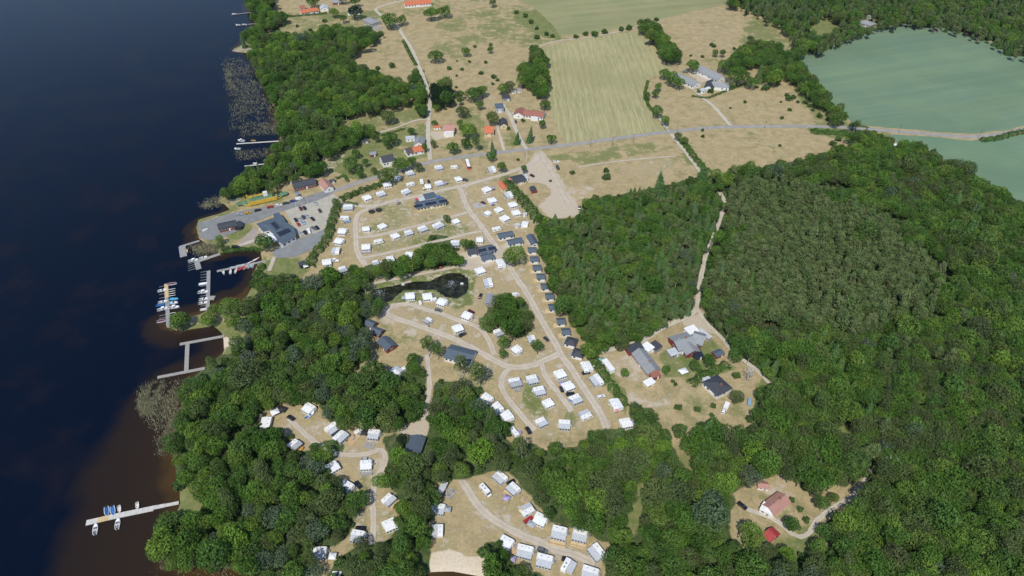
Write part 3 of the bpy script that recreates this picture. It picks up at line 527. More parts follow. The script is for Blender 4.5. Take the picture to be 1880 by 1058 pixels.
for nm, lst in ROADS.items():
    v = []; f = []; ac = []
    for pl, wd_ in lst:
        wd_ *= 1.0 if nm == 'asphalt_road' else .98
        sl = smooth_line([G(*q) for q in pl]); o = len(v); ed = .12 if nm == 'asphalt_road' else .45; zr += .006
        for i, p in enumerate(sl):
            a = sl[max(0, i - 1)]; c = sl[min(len(sl) - 1, i + 1)]; dx, dy = c[0] - a[0], c[1] - a[1]; L = math.hypot(dx, dy) + 1e-6
            for s_ in (-1, 0, 1):
                h = wd_ / 2 + random.uniform(-ed, ed) * .5; v.append((p[0] - dy / L * h * s_, p[1] + dx / L * h * s_, zr)); ac.append(float(s_))
        for i in range(len(sl) - 1):
            for k2 in (0, 1): f.append((o + 3 * i + k2, o + 3 * i + k2 + 3, o + 3 * i + k2 + 4, o + 3 * i + k2 + 1)[::-1])
        if nm != 'asphalt_road' or True:
            for i in range(0, len(pl) - 1):
                for t in np.linspace(0, 1, max(2, int(math.dist(pl[i], pl[i + 1]) / 4))):
                    occ(pl[i][0] + (pl[i + 1][0] - pl[i][0]) * t, pl[i][1] + (pl[i + 1][1] - pl[i][1]) * t, 0.0)
    me = bpy.data.meshes.new(nm); me.from_pydata(v, [], f); me.materials.append(RM[nm]); a_ = me.attributes.new('across', 'FLOAT', 'POINT'); a_.data.foreach_set('value', ac)
    tag(link(nm, me), kind='structure')
for i, (k_, p_) in enumerate(PAVED.items()): sheet(k_, rough(p_, 6, .5), .17 + i * .006, PM[k_])
# ================================================================== BUILDERS
def parts(root, lst):
    for nm, me, *ch in lst:
        o = link(nm, me, root)
        for n2_, m2_ in ch: link(n2_, m2_, o)
def box_mesh(nm, c, d, mat, **k): return MB().box(c, d, **k).mesh(nm, mat)
# ---- caravans -------------------------------------------------------------
def carav(L=6.2, W=2.35, vis=0, round_=True):
    H0, H1 = .45, 2.62; h = L / 2
    prof = [(-h, H0 + .15), (-h + .1, H0), (h - .45, H0), (h, H0 + .35), (h, 1.5), (h - .5, 2.4), (h - .85, H1), (-h + .3, H1), (-h, H1 - .3)] if round_ else [(-h, H0), (h, H0), (h, H1 - .25), (h - .2, H1), (-h + .2, H1), (-h, H1 - .25)]
    b = MB().sec(prof, -W / 2, W / 2)
    b2 = MB(); b2.box((0, 0, .38), (L - 1, W - .3, .18))
    out = [('body', b.mesh('body', WHITE))]
    for x in (-h * .45, h * .35): out.append(('roof_hatch', box_mesh('roof_hatch', (x, .15, H1 + .04), (.42, .42, .08), HATCH)))
    for s in (-1, 1):
        for x in (-h * .55, h * .5): out.append(('window', box_mesh('window', (x, s * (W / 2 + .012), 1.65), (1.1, .03, .55), GLASS)))
    out.append(('window', box_mesh('window', (h - .22, 0, 1.95), (.08, 1.5, .5), GLASS)))
    for s in (-1, 1): out.append(('wheel', MB().tube((-.3, s * (W / 2 - .25), .33), (-.3, s * (W / 2 - .02), .33), .33, .33, 12).mesh('wheel', RUB)))
    d = MB(); d.tube((h - .2, .5, .45), (h + 1.1, 0, .45), .05, .05, 5); d.tube((h - .2, -.5, .45), (h + 1.1, 0, .45), .05, .05, 5); d.box((h + .45, 0, .62), (.7, .9, .35))
    out.append(('drawbar', d.mesh('drawbar', STEEL)))
    return out
def awning(L, D, side, cloth, H=2.5, ov=.0, nwin=4):
    y0 = side * 1.175; y1 = side * (1.175 + D); a = MB(); h = L / 2
    # roof slopes away from the caravan; front wall, two end walls
    for (x0, x1) in ((-h, h),):
        a.add([(x0, y0, H), (x1, y0, H), (x1, y1, H - .42), (x0, y1, H - .42), (x0, y0, H - .06), (x1, y0, H - .06), (x1, y1, H - .48), (x0, y1, H - .48)],
              [(0, 1, 2, 3) if side < 0 else (3, 2, 1, 0), (7, 6, 5, 4) if side < 0 else (4, 5, 6, 7), (3, 2, 6, 7), (0, 3, 7, 4), (1, 5, 6, 2), (0, 4, 5, 1)])
    t = .05
    a.add([(-h, y1 - side * t, 0.02), (h, y1 - side * t, .02), (h, y1 - side * t, H - .45), (-h, y1 - side * t, H - .45), (-h, y1, .02), (h, y1, .02), (h, y1, H - .45), (-h, y1, H - .45)],
          [(0, 1, 2, 3), (4, 7, 6, 5), (0, 4, 5, 1), (3, 2, 6, 7), (0, 3, 7, 4), (1, 5, 6, 2)])
    for x in (-h, h - t):
        a.add([(x, y0, .02), (x, y1, .02), (x, y1, H - .45), (x, y0, H - .05), (x + t, y0, .02), (x + t, y1, .02), (x + t, y1, H - .45), (x + t, y0, H - .05)],
              [(0, 1, 2, 3), (4, 7, 6, 5), (0, 4, 5, 1), (2, 1, 5, 6), (3, 2, 6, 7), (0, 3, 7, 4)])
    p = L / nwin
    wn = [('awning_window', box_mesh('awning_window', (-h + p * (i + .5), y1 + side * .02, 1.25), (p * .66, .03, .95), GLASS)) for i in range(nwin)]
    return ('awning', a.mesh('awning', cloth), *wn)
def deck(L, D, side, y, mat, rail=True):
    d = MB(); d.box((0, side * (y + D / 2), .14), (L, D, .22)); r = MB()
    if rail:
        ye = side * (y + D - .05)
        for i in range(int(L / 1.2) + 1): r.box((-L / 2 + .06 + i * (L - .12) / int(L / 1.2), ye, .7), (.08, .08, .95))
        r.box((0, ye, 1.15), (L, .1, .06))
        for x in (-L / 2 + .05, L / 2 - .05): r.box((x, side * (y + D / 2), 1.15), (.1, D, .06))
    o = ('deck', d.mesh('deck', mat))
    return (o[0], o[1], ('railing', r.mesh('railing', mat))) if rail else o
base = carav(); short = carav(5.0); big = carav(7.2, 2.45)
PROTO = {
 'A': base + [awning(5.4, 2.7, -1, AWN)], 'W': base + [awning(5.4, 2.7, -1, AWN2)], 'B': base + [awning(5.4, 2.7, 1, AWN)],
 'S': base, 's': short, 'D': base + [awning(5.8, 2.7, -1, AWN, nwin=5), deck(6.6, 2.0, -1, 3.95, WOODL)],
 'E': base + [awning(5.4, 2.7, -1, AWN2), deck(6.2, 2.2, -1, 3.95, WOODG)],
 'F': big + [awning(6.4, 2.9, -1, AWN, nwin=5)], 'H': big + [awning(6.4, 2.9, 1, AWN2, nwin=5)], 'I': base + [awning(5.4, 2.7, 1, AWN), ],
 'K': short + [awning(4.4, 2.5, -1, AWN3, nwin=3)], 'a': short + [awning(4.4, 2.5, -1, AWN2, nwin=3)],
 'L': big + [awning(6.8, 3.6, -1, AWN3, nwin=5), deck(3.5, 3.0, -1, 4.8, WOODG)]}
TXT = {'A': 'white caravan with a pale grey awning on its near side', 'W': 'white caravan with a white awning on its near side', 'B': 'white caravan with a pale grey awning on its far side',
 'S': 'single white caravan without an awning', 's': 'small white caravan without an awning', 'D': 'white caravan with grey awning and a pale timber deck', 'E': 'white caravan with white awning and a grey timber deck',
 'F': 'long white caravan with a wide pale grey awning', 'H': 'long white caravan with white awning behind it', 'I': 'white caravan with a grey awning on its far side', 'K': 'small white caravan with a darker grey awning',
 'a': 'short white caravan with a short white awning', 'L': 'long white caravan with a big dark grey awning and grey deck'}
def caravan(x, y, ang, t, label, group, sc_=1.0):
    off = {'S': 0, 's': 0}.get(t, 1.35) * (1 if t in 'BHI' else -1); rz = heading(x, y, ang, 2.4)
    gx_, gy_ = G(x, y, 2.3); ox = -off * -math.sin(rz); oy = -off * math.cos(rz)
    r = empty('caravan', gx_ + ox * sc_, gy_ + oy * sc_, 0.01, rz, sc_); parts(r, PROTO[t])
    tag(r, label, 'caravan', group); occ(x, y, 7); return r
# ---- motorhomes, cars, bus --------------------------------------------------
def motorhome_parts():
    b = MB().sec([(-3.3, .4), (2.2, .4), (3.3, .5), (3.4, 1.1), (2.7, 1.35), (2.1, 2.0), (2.3, 2.1), (2.3, 2.9), (-3.2, 2.9), (-3.3, 2.7)], -1.1, 1.1)
    out = [('body', b.mesh('body', WHITE)), ('windscreen', MB().add([(2.72, -.95, 1.37), (2.72, .95, 1.37), (2.16, .95, 1.98), (2.16, -.95, 1.98)], [(0, 1, 2, 3)]).mesh('windscreen', GLASS))]
    for s in (-1, 1): out += [('window', box_mesh('window', (2.25, s * 1.11, 1.6), (.7, .03, .5), GLASS)), ('window', box_mesh('window', (-1.2, s * 1.11, 1.8), (1.2, .03, .6), GLASS))]
    for x in (-2, -.2): out.append(('roof_hatch', box_mesh('roof_hatch', (x, 0, 2.95), (.7, .7, .1), HATCH)))
    for x in (-2.0, 2.3):
        for s in (-1, 1): out.append(('wheel', MB().tube((x, s * .85, .36), (x, s * 1.12, .36), .36, .36, 12).mesh('wheel', RUB)))
    return out
MH = motorhome_parts()
def motorhome(x, y, ang, label, group=None, aw=False):
    rz = heading(x, y, ang, 2.5); gx_, gy_ = G(x, y, 2.6); r = empty('motorhome', gx_, gy_, .01, rz)
    parts(r, MH + ([awning(4.8, 2.6, -1, AWN)] if aw else [])); tag(r, label, 'motorhome', group); occ(x, y, 7); return r
CARP = {}
def car_parts(kind):
    if kind == 'van': pr = [(-2.5, .35), (2.5, .35), (2.55, .9), (1.9, 1.15), (1.3, 1.95), (-2.4, 2.0), (-2.5, 1.8)]; gl = [(1.86, 1.16), (1.3, 1.9)]; W = 1.9
    elif kind == 'estate': pr = [(-2.3, .35), (2.25, .35), (2.3, .75), (1.15, .95), (.45, 1.42), (-1.75, 1.45), (-2.2, .95), (-2.3, .6)]; W = 1.8; gl = 1
    else: pr = [(-2.05, .33), (2.05, .33), (2.1, .72), (1.1, .92), (.4, 1.42), (-1.2, 1.44), (-1.95, .95), (-2.05, .6)]; W = 1.74; gl = 1
    n = len(pr); body = MB().sec(pr, -W / 2, W / 2)
    # tumblehome: pull the roof in
    body.v = [(x, y * (.80 if z > 1.2 else 1.0), z) for x, y, z in body.v]
    gl_ = []; zt = max(p[1] for p in pr); top = [p for p in pr if p[1] > zt - .1]; xa, xb = min(p[0] for p in top), max(p[0] for p in top)
    q = .40 * W
    if kind == 'van': xs = (1.86, 1.34); z0, z1 = 1.18, 1.86
    elif kind == 'estate': xs = (1.08, .50); z0, z1 = .98, 1.38
    else: xs = (1.04, .45); z0, z1 = .95, 1.37
    g = MB(); g.add([(xs[0] + .02, -W / 2 * .93, z0), (xs[0] + .02, W / 2 * .93, z0), (xs[1] + .02, q - .04, z1), (xs[1] + .02, -q + .04, z1)], [(0, 1, 2, 3)]); gl_.append(('windscreen', g.mesh('windscreen', GLASS)))
    for s in (-1, 1):
        yb, yt = s * (W / 2 * .985 + .01), s * (q + .035)
        xr0, xr1 = (-2.1, -1.75) if kind != 'hatch' else (-1.75, -1.2)
        if kind == 'van': xr0, xr1 = .4, .4; yt = s * (W / 2 * .82)
        f = [(xs[0] - .1, yb, z0), (xs[1] - .05, yt, z1), (xr1, yt, z1), (xr0, yb, z0)]
        gl_.append(('side_window', MB().add(f, [(0, 1, 2, 3) if s < 0 else (3, 2, 1, 0)]).mesh('side_window', GLASS)))
    if kind != 'van':
        x0, x1 = (pr[6][0], pr[5][0]); g = MB().add([(x0 - .02, -W / 2 * .9, pr[6][1] + .03), (x0 - .02, W / 2 * .9, pr[6][1] + .03), (x1 - .04, q - .04, 1.38), (x1 - .04, -q + .04, 1.38)], [(3, 2, 1, 0)]); gl_.append(('rear_window', g.mesh('rear_window', GLASS)))
    wh = []
    for x in (-1.35, 1.35):
        for s in (-1, 1): wh.append(('wheel', MB().tube((x, s * (W / 2 - .2), .33), (x, s * (W / 2 + .01), .33), .33, .33, 12).mesh('wheel', RUB)))
    lm = []
    for s in (-1, 1): lm.append(('headlight', box_mesh('headlight', (pr[1][0] + .03, s * W * .36, .66), (.06, .3, .13), GRP)))
    return body, gl_, wh + lm
def car(x, y, ang, col, label, kind='estate', cat='car', group=None):
    if kind not in CARP: CARP[kind] = car_parts(kind)
    body, gl, rest = CARP[kind]; key = (kind, col)
    if key not in CARP: CARP[key] = body.mesh('body', CARC[col])
    gx_, gy_ = G(x, y, .9); r = empty('parked_car' if cat == 'car' else 'parked_van', gx_, gy_, .19 if 430 < x < 590 and y < 430 else .03, heading(x, y, ang))
    parts(r, [('body', CARP[key])] + gl + rest); tag(r, label, cat, group); occ(x, y, 4); return r
# ---- houses ---------------------------------------------------------------------
def windows(r, L, W, hw, n, frame=GRP, rows=1, sides=(-1, 1), ends=True, z=None, sz=(1.25, 1.15)):
    for row in range(rows):
        zz = (z or hw * .56) + row * 2.6
        for s in sides:
            for i in range(n):
                x = -L / 2 + L * (i + .5) / n
                if i == n // 2 and s < 0 and row == 0:
                    d = MB().box((x, s * (W / 2 + .03), 1.05), (.95, .08, 2.1)).build('door', frame, r); MB().box((x + .35, s * (W / 2 + .09), 1.05), (.12, .05, .06)).build('handle', STEEL, d); continue
                f = MB().box((x, s * (W / 2 + .02), zz), (sz[0] + .2, .07, sz[1] + .2)).build('window', frame, r)
                MB().box((x, s * (W / 2 + .045), zz), (sz[0], .06, sz[1])).build('pane', GLASS, f)
    if ends:
        for e in (-1, 1):
            f = MB().box((e * (L / 2 + .02), 0, hw * .6), (.07, 1.4, 1.2)).build('window', frame, r); MB().box((e * (L / 2 + .045), 0, hw * .6), (.06, 1.2, 1.0)).build('pane', GLASS, f)
def gable_body(L, W, hw, hr, z0=0):
    y = W / 2; m = MB()
    vs = []
    for x in (-L / 2, L / 2): vs += [(x, -y, z0), (x, y, z0), (x, y, hw), (x, 0, hw + hr - .05), (x, -y, hw)]
    m.add(vs, [(0, 1, 2, 3, 4)[::-1][::-1] if False else (4, 3, 2, 1, 0), (5, 6, 7, 8, 9), (0, 5, 9, 4), (1, 2, 7, 6), (0, 1, 6, 5)[::-1], (2, 3, 8, 7), (3, 4, 9, 8)])
    return m
def gable_roof(L, W, hw, hr, ov=.45, th=.16):
    m = MB(); a = W / 2 + ov; sl = hr / (W / 2); ze = hw - ov * sl; l = L / 2 + ov * .8
    for s in (-1, 1):
        p = [(-l, 0, hw + hr), (l, 0, hw + hr), (l, s * a, ze), (-l, s * a, ze)]
        vs = p + [(x, y, z + th) for x, y, z in p]
        fs = [(0, 1, 2, 3), (7, 6, 5, 4), (0, 4, 5, 1), (1, 5, 6, 2), (2, 6, 7, 3), (3, 7, 4, 0)]
        if s > 0: fs = [f[::-1] for f in fs]
        m.add(vs, fs)
    return m
def house(name, label, cat, rp, W, hw, hr, wall, roof, win=4, chim=0, hip=False, frame=GRP, group=None, rows=1, ends=True, porch=None, solar=None, sides=(-1, 1)):
    """rp: the two ends of the ridge as seen in the photo"""
    z = hw + hr; (x1, y1), (x2, y2) = G(*rp[:2], z), G(*rp[2:], z)
    L = math.hypot(x2 - x1, y2 - y1); rz = math.atan2(y2 - y1, x2 - x1)
    if abs(rz) > math.pi / 2: rz += math.pi if rz < 0 else -math.pi
    if hip: L += W * .55
    r = empty(name, (x1 + x2) / 2, (y1 + y2) / 2, 0, rz)
    if hip:
        MB().box((0, 0, hw / 2), (L, W, hw)).build('wall', wall, r); a, b_ = L / 2 + .4, W / 2 + .4; q = max(0.3, L / 2 - W * .5)
        m = MB().add([(-a, -b_, hw - .1), (a, -b_, hw - .1), (a, b_, hw - .1), (-a, b_, hw - .1), (-q, 0, z), (q, 0, z)], [(0, 1, 5, 4), (2, 3, 4, 5), (1, 2, 5), (3, 0, 4), (3, 2, 1, 0)])
        rf = m.build('roof', roof, r)
    else:
        gable_body(L, W, hw, hr).build('wall', wall, r); rf = gable_roof(L, W, hw, hr).build('roof', roof, r)
        MB().box((0, 0, z + .17), (L + .7, .3, .1)).build('ridge_cap', roof, rf)
    for i in range(chim): MB().box((L * (.18 if i == 0 else -.25), .1, z + .35), (.75, .75, 1.3)).build('chimney', TILE_R if i % 2 == 0 else CONC, rf)
    if win: windows(r, L, W, hw, win, frame, rows, ends=ends, sides=sides)
    if porch:      # (x offset, width, depth, wall, roof) on the near side
        px_, pw, pd, pw_m, pr_m = porch
        p = MB().box((px_, -W / 2 - pd / 2, hw * .45), (pw, pd, hw * .9)).build('porch', pw_m, r); MB().box((px_, -W / 2 - pd / 2, hw * .9 + .1), (pw + .4, pd + .3, .16)).build('porch_roof', pr_m, p)
    if solar:
        for (sx, sw, side) in solar:
            s = side; sl = hr / (W / 2); y0, y1_ = s * W * .12, s * W * .42
            zz = lambda y: z - abs(y) * sl + .2
            v = [(sx - sw / 2, y0, zz(y0) + .06), (sx + sw / 2, y0, zz(y0) + .06), (sx + sw / 2, y1_, zz(y1_) + .06), (sx - sw / 2, y1_, zz(y1_) + .06)]
            v += [(a, b_, c - .08) for a, b_, c in v]
            f = [(0, 1, 2, 3), (7, 6, 5, 4), (0, 4, 5, 1), (1, 5, 6, 2), (2, 6, 7, 3), (3, 7, 4, 0)]
            if s > 0: f = [q_[::-1] for q_ in f]
            MB().add(v, f).build('solar_panel', SOLAR, rf)
    tag(r, label, cat, group)
    n = max(1, int(math.hypot(rp[2] - rp[0], rp[3] - rp[1]) / 8))
    for i in range(n + 1): occ(rp[0] + (rp[2] - rp[0]) * i / n, rp[1] + (rp[3] - rp[1]) * i / n + 2, 7)
    return r
def shed(label, x, y, ang, L, W, h, wall, roof, cat='shed', group=None, name='shed', slope=.35, gable=False):
    rz = heading(x, y, ang, h); gx_, gy_ = G(x, y, h); r = empty(name, gx_, gy_, 0, rz)
    if gable: gable_body(L, W, h * .78, h * .22 + .3).build('wall', wall, r); gable_roof(L, W, h * .78, h * .22 + .3, .25, .1).build('roof', roof, r)
    else:
        MB().box((0, 0, h / 2), (L, W, h)).build('wall', wall, r)
        v = [(-L / 2 - .2, -W / 2 - .2, h + .02), (L / 2 + .2, -W / 2 - .2, h + .02), (L / 2 + .2, W / 2 + .2, h + slope), (-L / 2 - .2, W / 2 + .2, h + slope)]
        v += [(a, b_, c + .12) for a, b_, c in v]
        MB().add(v, [(3, 2, 1, 0), (4, 5, 6, 7), (0, 1, 5, 4), (1, 2, 6, 5), (2, 3, 7, 6), (3, 0, 4, 7)]).build('roof', roof, r)
    MB().box((L * .2, -W / 2 - .02, min(1.0, h * .45)), (.9, .06, min(2.0, h * .85))).build('door', GRP if wall is not WWALL else WOODG, r)
    if L > 3: f = MB().box((-L * .22, -W / 2 - .02, h * .6), (1.0, .06, .8)).build('window', GLASS, r)
    tag(r, label, cat, group); occ(x, y, 5); return r
def tent(label, x, y, ang, L, W, h, cloth, name='tent', cat='tent', group=None):
    rz = heading(x, y, ang, h); gx_, gy_ = G(x, y, h); r = empty(name, gx_, gy_, 0, rz)
    m = MB(); a, b_ = L / 2, W / 2
    m.add([(-a, -b_, h * .8), (a, -b_, h * .8), (a, b_, h * .8), (-a, b_, h * .8), (0, 0, h * 1.15)], [(0, 1, 4), (1, 2, 4), (2, 3, 4), (3, 0, 4), (3, 2, 1, 0)]); m.build('canopy', cloth, r)
    p = MB()
    for sx in (-1, 1):
        for sy in (-1, 1): MB().box((sx * (a - .06), sy * (b_ - .06), h * .4), (.07, .07, h * .8)).build('leg', STEEL, r)
    if h > 1.9: MB().box((0, b_ - .03, h * .4), (L - .2, .03, h * .76)).build('side_wall', cloth, r)
    tag(r, label, cat, group); occ(x, y, 4); return r
# ---- boats ------------------------------------------------------------------------
BP = {}
def boat_parts(kind, hullm, innm):
    L, W = {'row': (4.2, 1.5), 'day': (5.4, 2.1), 'cab': (6.4, 2.4), 'cov': (5.4, 2.1), 'kay': (4.8, .7)}[kind]
    h = .35 if kind == 'kay' else .75; st = []
    for t, w_, z in ((-.5, .80, 0), (-.2, 1.0, 0), (.15, .98, .02), (.35, .68, .08), (.46, .3, .16), (.5, .03, .22)):
        st.append((t * L, W / 2 * w_, h + z))
    def ring(scale, zoff, bott): return [(x, y * scale, (z + zoff) if not bott else -.1) for x, y, z in st] + [(x, -y * scale, (z + zoff) if not bott else -.1) for x, y, z in st[::-1]]
    o, i_, bo = ring(1, 0, 0), ring(.84, 0, 0), ring(.72, 0, 1); n = len(o); hull = MB(); inn = MB()
    hull.v = o + i_ + bo
    hull.f = [(k, (k + 1) % n, n + (k + 1) % n, n + k) for k in range(n)] + [(2 * n + k, 2 * n + (k + 1) % n, (k + 1) % n, k) for k in range(n)]
    hull.m = [0] * len(hull.f)
    hm = hull.mesh('hull', hullm)
    fl = [(x, y, (z - (.02 if kind in ('cov', 'kay') else .35)) + (.12 if kind == 'cov' and abs(y) < .01 else 0)) for x, y, z in i_]
    inn.add(fl, [tuple(range(n))[::-1]]); inn.add(fl, [tuple(range(n))])
    out = [('hull', hm), ('cover' if kind == 'cov' else 'cockpit', inn.mesh('cockpit', innm))]
    if kind == 'row':
        for x in (-.25, .05, .28): out.append(('thwart', box_mesh('thwart', (x * L, 0, h - .08), (.28, W * .72, .05), WOODL)))
    if kind in ('day', 'cab'):
        out.append(('foredeck', MB().prism([(L * .12, W * .42), (L * .34, W * .28), (L * .46, W * .1), (L * .46, -W * .1), (L * .34, -W * .28), (L * .12, -W * .42)], h - .05, h + .18).mesh('foredeck', hullm)))
        out.append(('windscreen', MB().add([(L * .12, -W * .36, h + .1), (L * .12, W * .36, h + .1), (L * .03, W * .32, h + .6), (L * .03, -W * .32, h + .6), (L * .14, -W * .36, h + .1), (L * .14, W * .36, h + .1), (L * .05, W * .32, h + .6), (L * .05, -W * .32, h + .6)], [(3, 2, 1, 0), (4, 5, 6, 7), (0, 1, 5, 4), (2, 3, 7, 6)]).mesh('windscreen', GLASS)))
        for s in (-1, 1): out.append(('seat', box_mesh('seat', (-L * .12, s * W * .2, h - .05), (.5, .5, .5), GRP)))
    if kind == 'cab': out.append(('cabin_roof', box_mesh('cabin_roof', (L * .02, 0, h + .95), (L * .28, W * .66, .1), hullm)))
    if kind != 'kay': out.append(('outboard_motor', MB().box((-L / 2 - .2, 0, h + .1), (.35, .32, .5)).box((-L / 2 - .2, 0, h - .4), (.15, .12, .7)).mesh('outboard_motor', BLACKT)))
    return out
def boat(x, y, ang, kind, label, hull=None, inn=None, group=None, z=None, cat='boat', name='motor_boat'):
    hull = hull or GRP; inn = inn or (AWN2 if kind == 'row' else COCK); key = (kind, hull.name, inn.name)
    if key not in BP: BP[key] = boat_parts(kind, hull, inn)
    zz = WZ if z is None else z; gx_, gy_ = G(x, y, zz + .6); r = empty(name, gx_, gy_, zz, heading(x, y, ang))
    parts(r, BP[key]); tag(r, label, cat, group); occ(x, y, 5); return r
def strip(p0, p1, wd_, z, th, ob=None):      # a board from photo point to photo point
    a = G(*p0, z); b_ = G(*p1, z); L = math.dist(a, b_); return (a, b_, L, math.atan2(b_[1] - a[1], b_[0] - a[0]))
def pier(label, segs, mat=None, booms=(), group=None, cat='pier', name='pier', z=.1):
    a0 = G(*segs[0][0], z); r = empty(name, a0[0], a0[1], 0, 0)
    for (p0, p1, wd_, *mm) in segs:
        a, b_, L, rz = strip(p0, p1, wd_, z, .3); o = MB().box((0, 0, 0), (L, wd_, .28)).build('pier_deck', mm[0] if mm else (mat or PONT), r)
        o.location = ((a[0] + b_[0]) / 2 - a0[0], (a[1] + b_[1]) / 2 - a0[1], z - .14); o.rotation_euler = (0, 0, rz)
        for k in range(0, max(2, int(L / 6)) + 1):
            t = k / max(2, int(L / 6))
            for s in (-1, 1):
                px_ = (t - .5) * L * .97; p = MB().tube((px_, s * (wd_ / 2 - .15), -1.6), (px_, s * (wd_ / 2 - .15), -.15), .13, .13, 6).build('pile', WOODG, o)
        z += .012
        n = max(1, int(math.dist(p0, p1) / 6))
        for i in range(n + 1): occ(p0[0] + (p1[0] - p0[0]) * i / n, p0[1] + (p1[1] - p0[1]) * i / n, 2)
    for (x0, y0, x1, y1) in booms:
        a, b_, L, rz = strip((x0, y0), (x1, y1), .3, 0, .1); o = MB().tube((-L / 2, 0, 0), (L / 2, 0, 0), .16, .12, 6).build('mooring_boom', STEEL, r)
        o.location = ((a[0] + b_[0]) / 2 - a0[0], (a[1] + b_[1]) / 2 - a0[1], -.1); o.rotation_euler = (0, 0, rz)
    tag(r, label, cat, group); return r
# ================================================================== CARAVANS, row by row
# (phrase of the row, reading direction, group, [(x, y, angle in the photo, type[, scale])])
ROWS = [
 ('in the roadside row', 'left', 'caravans along the public road', [(674,362,20,'W'),(700,355,18,'A'),(711,338,12,'W'),(729,325,-12,'a'),(753,317,14,'A'),(806,307,12,'A'),(834,305,6,'S',.9)]),
 ('in the block above the playground', 'left', 'caravans north of the playground', [(746,351,22,'A'),(754,337,16,'S'),(774,332,-75,'s'),(786,342,5,'a'),(807,336,14,'A'),(842,328,14,'a'),(903,310,-60,'F')]),
 ('beside the car park hedge', 'top', 'caravans beside the car park hedge', [(639,380,4,'F'),(633,399,-2,'S'),(628,424,-4,'W'),(622,442,-12,'W'),(616,459,76,'B'),(600,481,8,'W'),(630,494,18,'K')]),
 ('in the upper island of the loop', 'left', 'caravans in the upper island', [(672,419,8,'W',.85),(702,414,24,'W',.9)]),
 ('between the two cross roads', 'left', 'caravans in the long middle row', [(672,453,4,'E'),(695,442,12,'S'),(726,432,22,'W',.9),(751,426,16,'A',.9),(777,419,20,'A'),(805,413,24,'F'),(837,405,18,'W',.85)]),
 ('against the dark tree belt', 'left', 'caravans against the tree belt', [(690,481,14,'K',.8),(717,475,10,'a'),(751,466,-6,'W',.85),(836,446,2,'A'),(881,440,0,'a')]),
 ('in the eastern hedge block', 'top', 'caravans in the eastern block', [(894,347,22,'W'),(904,367,14,'W'),(916,384,26,'W',.9),(895,390,-30,'a',.85),(927,400,26,'W'),(912,419,12,'S'),(934,357,-55,'F'),(942,375,14,'W'),(948,390,12,'W'),(964,410,72,'H',.85)]),
 ('by the central service buildings', 'top', 'caravans by the central crossing', [(919,482,-62,'H'),(882,496,18,'W'),(896,518,-72,'F')]),
 ('on the south bank of the pond', 'left', 'caravans on the pond bank', [(753,543,5,'W'),(771,553,-68,'s',.6),(785,544,8,'W'),(797,548,18,'s',.8),(811,554,-20,'W')]),
 ('inside the horseshoe road', 'left', 'caravans inside the horseshoe road', [(785,587,-30,'K',.8),(841,602,18,'E'),(857,579,-22,'W')]),
 ('around the central leafy grove', 'left', 'caravans around the central grove', [(916,610,20,'K'),(948,641,-40,'a'),(976,621,-68,'F',.8)]),
 ('west row of the lower loop', 'top', 'caravans in the west row of the lower loop', [(946,700,12,'L',.9),(893,731,-35,'W'),(912,748,-48,'W'),(931,763,-52,'W'),(944,792,-52,'S'),]),
 ('inner row of the lower loop', 'top', 'caravans in the inner row of the lower loop', [(978,696,12,'A'),(991,717,12,'A'),(1007,739,22,'W',.9),(995,774,24,'A',.9),(1037,779,-4,'A')]),
 ('between the lower gravel lanes', 'top', 'caravans between the gravel lanes', [(1029,686,18,'E'),(1044,708,22,'W'),(1058,732,22,'A'),(1075,760,24,'B')]),
 ('beside the green hedge', 'top', 'caravans beside the green hedge', [(1077,672,-62,'H'),(1095,697,-52,'F'),(1131,741,-60,'H'),(1150,776,10,'W')]),
 ('in the lakeside wood clearing', 'left', 'caravans in the lakeside clearing', [(488,774,76,'H',.95),(566,749,-28,'W'),(543,815,40,'K'),(611,785,35,'F',.95),(626,800,42,'F',.95),(658,790,35,'s',.8),(686,797,-6,'A')]),
 ('beside the narrow beach track', 'top', 'caravans beside the narrow track', [(611,857,30,'W'),(672,853,4,'E',.95),(635,893,-30,'A'),(714,916,42,'D',.9),(716,963,24,'W'),(656,984,-10,'A'),(587,1014,2,'D',.95)]),
 ('on the lower beach field', 'top', 'caravans on the field by the lower beach', [(918,875,-40,'F',.9),(942,896,-42,'D',.9),(968,934,28,'B'),(992,953,-26,'W'),(804,933,-8,'F',.9),(803,972,88,'I',.95)]),
 ('in the bottom edge row', 'left', 'caravans in the front row', [(929,996,-28,'W'),(964,1012,-14,'F'),(1000,1029,-14,'F'),(1027,978,-14,'D',1.1),(1065,982,-14,'D',1.05),(1096,1013,-52,'F'),(1084,1052,-18,'F')]),
 ('among trees by the narrow path', 'left', 'caravans among the trees', [(728,680,-32,'B'),(740,676,30,'s',.8)]),
]
TXT = {'A': 'white caravan with pale grey awning', 'W': 'white caravan with white awning', 'B': 'white caravan with grey awning behind', 'S': 'single white caravan', 's': 'small bare white caravan', 'D': 'awning caravan with timber deck', 'E': 'caravan with grey timber deck', 'F': 'long caravan with wide awning', 'H': 'long caravan with rear awning', 'I': 'caravan with awning behind', 'K': 'small caravan with dark awning', 'a': 'short white caravan', 'L': 'long caravan with dark awning'}
for phrase, dr, grp, lst in ROWS:
    srt = sorted(lst, key=lambda q: q[0] if dr == 'left' else q[1]); n = len(srt)
    for i, q in enumerate(srt):
        pos = '' if n == 1 else (f'{ORD[i]} from the {dr} ' if i < n - 1 else f'last from the {dr} ')
        caravan(q[0], q[1], q[2], q[3], f'{TXT[q[3]]}, {pos}{phrase}', grp, q[4] if len(q) > 4 else 1.0)
motorhome(891, 898, -48, 'white motorhome parked alone beside the gravel road on the dry lower field')
motorhome(1040, 1034, 62, 'white motorhome with grey awning at the bottom edge between two caravans', aw=True)
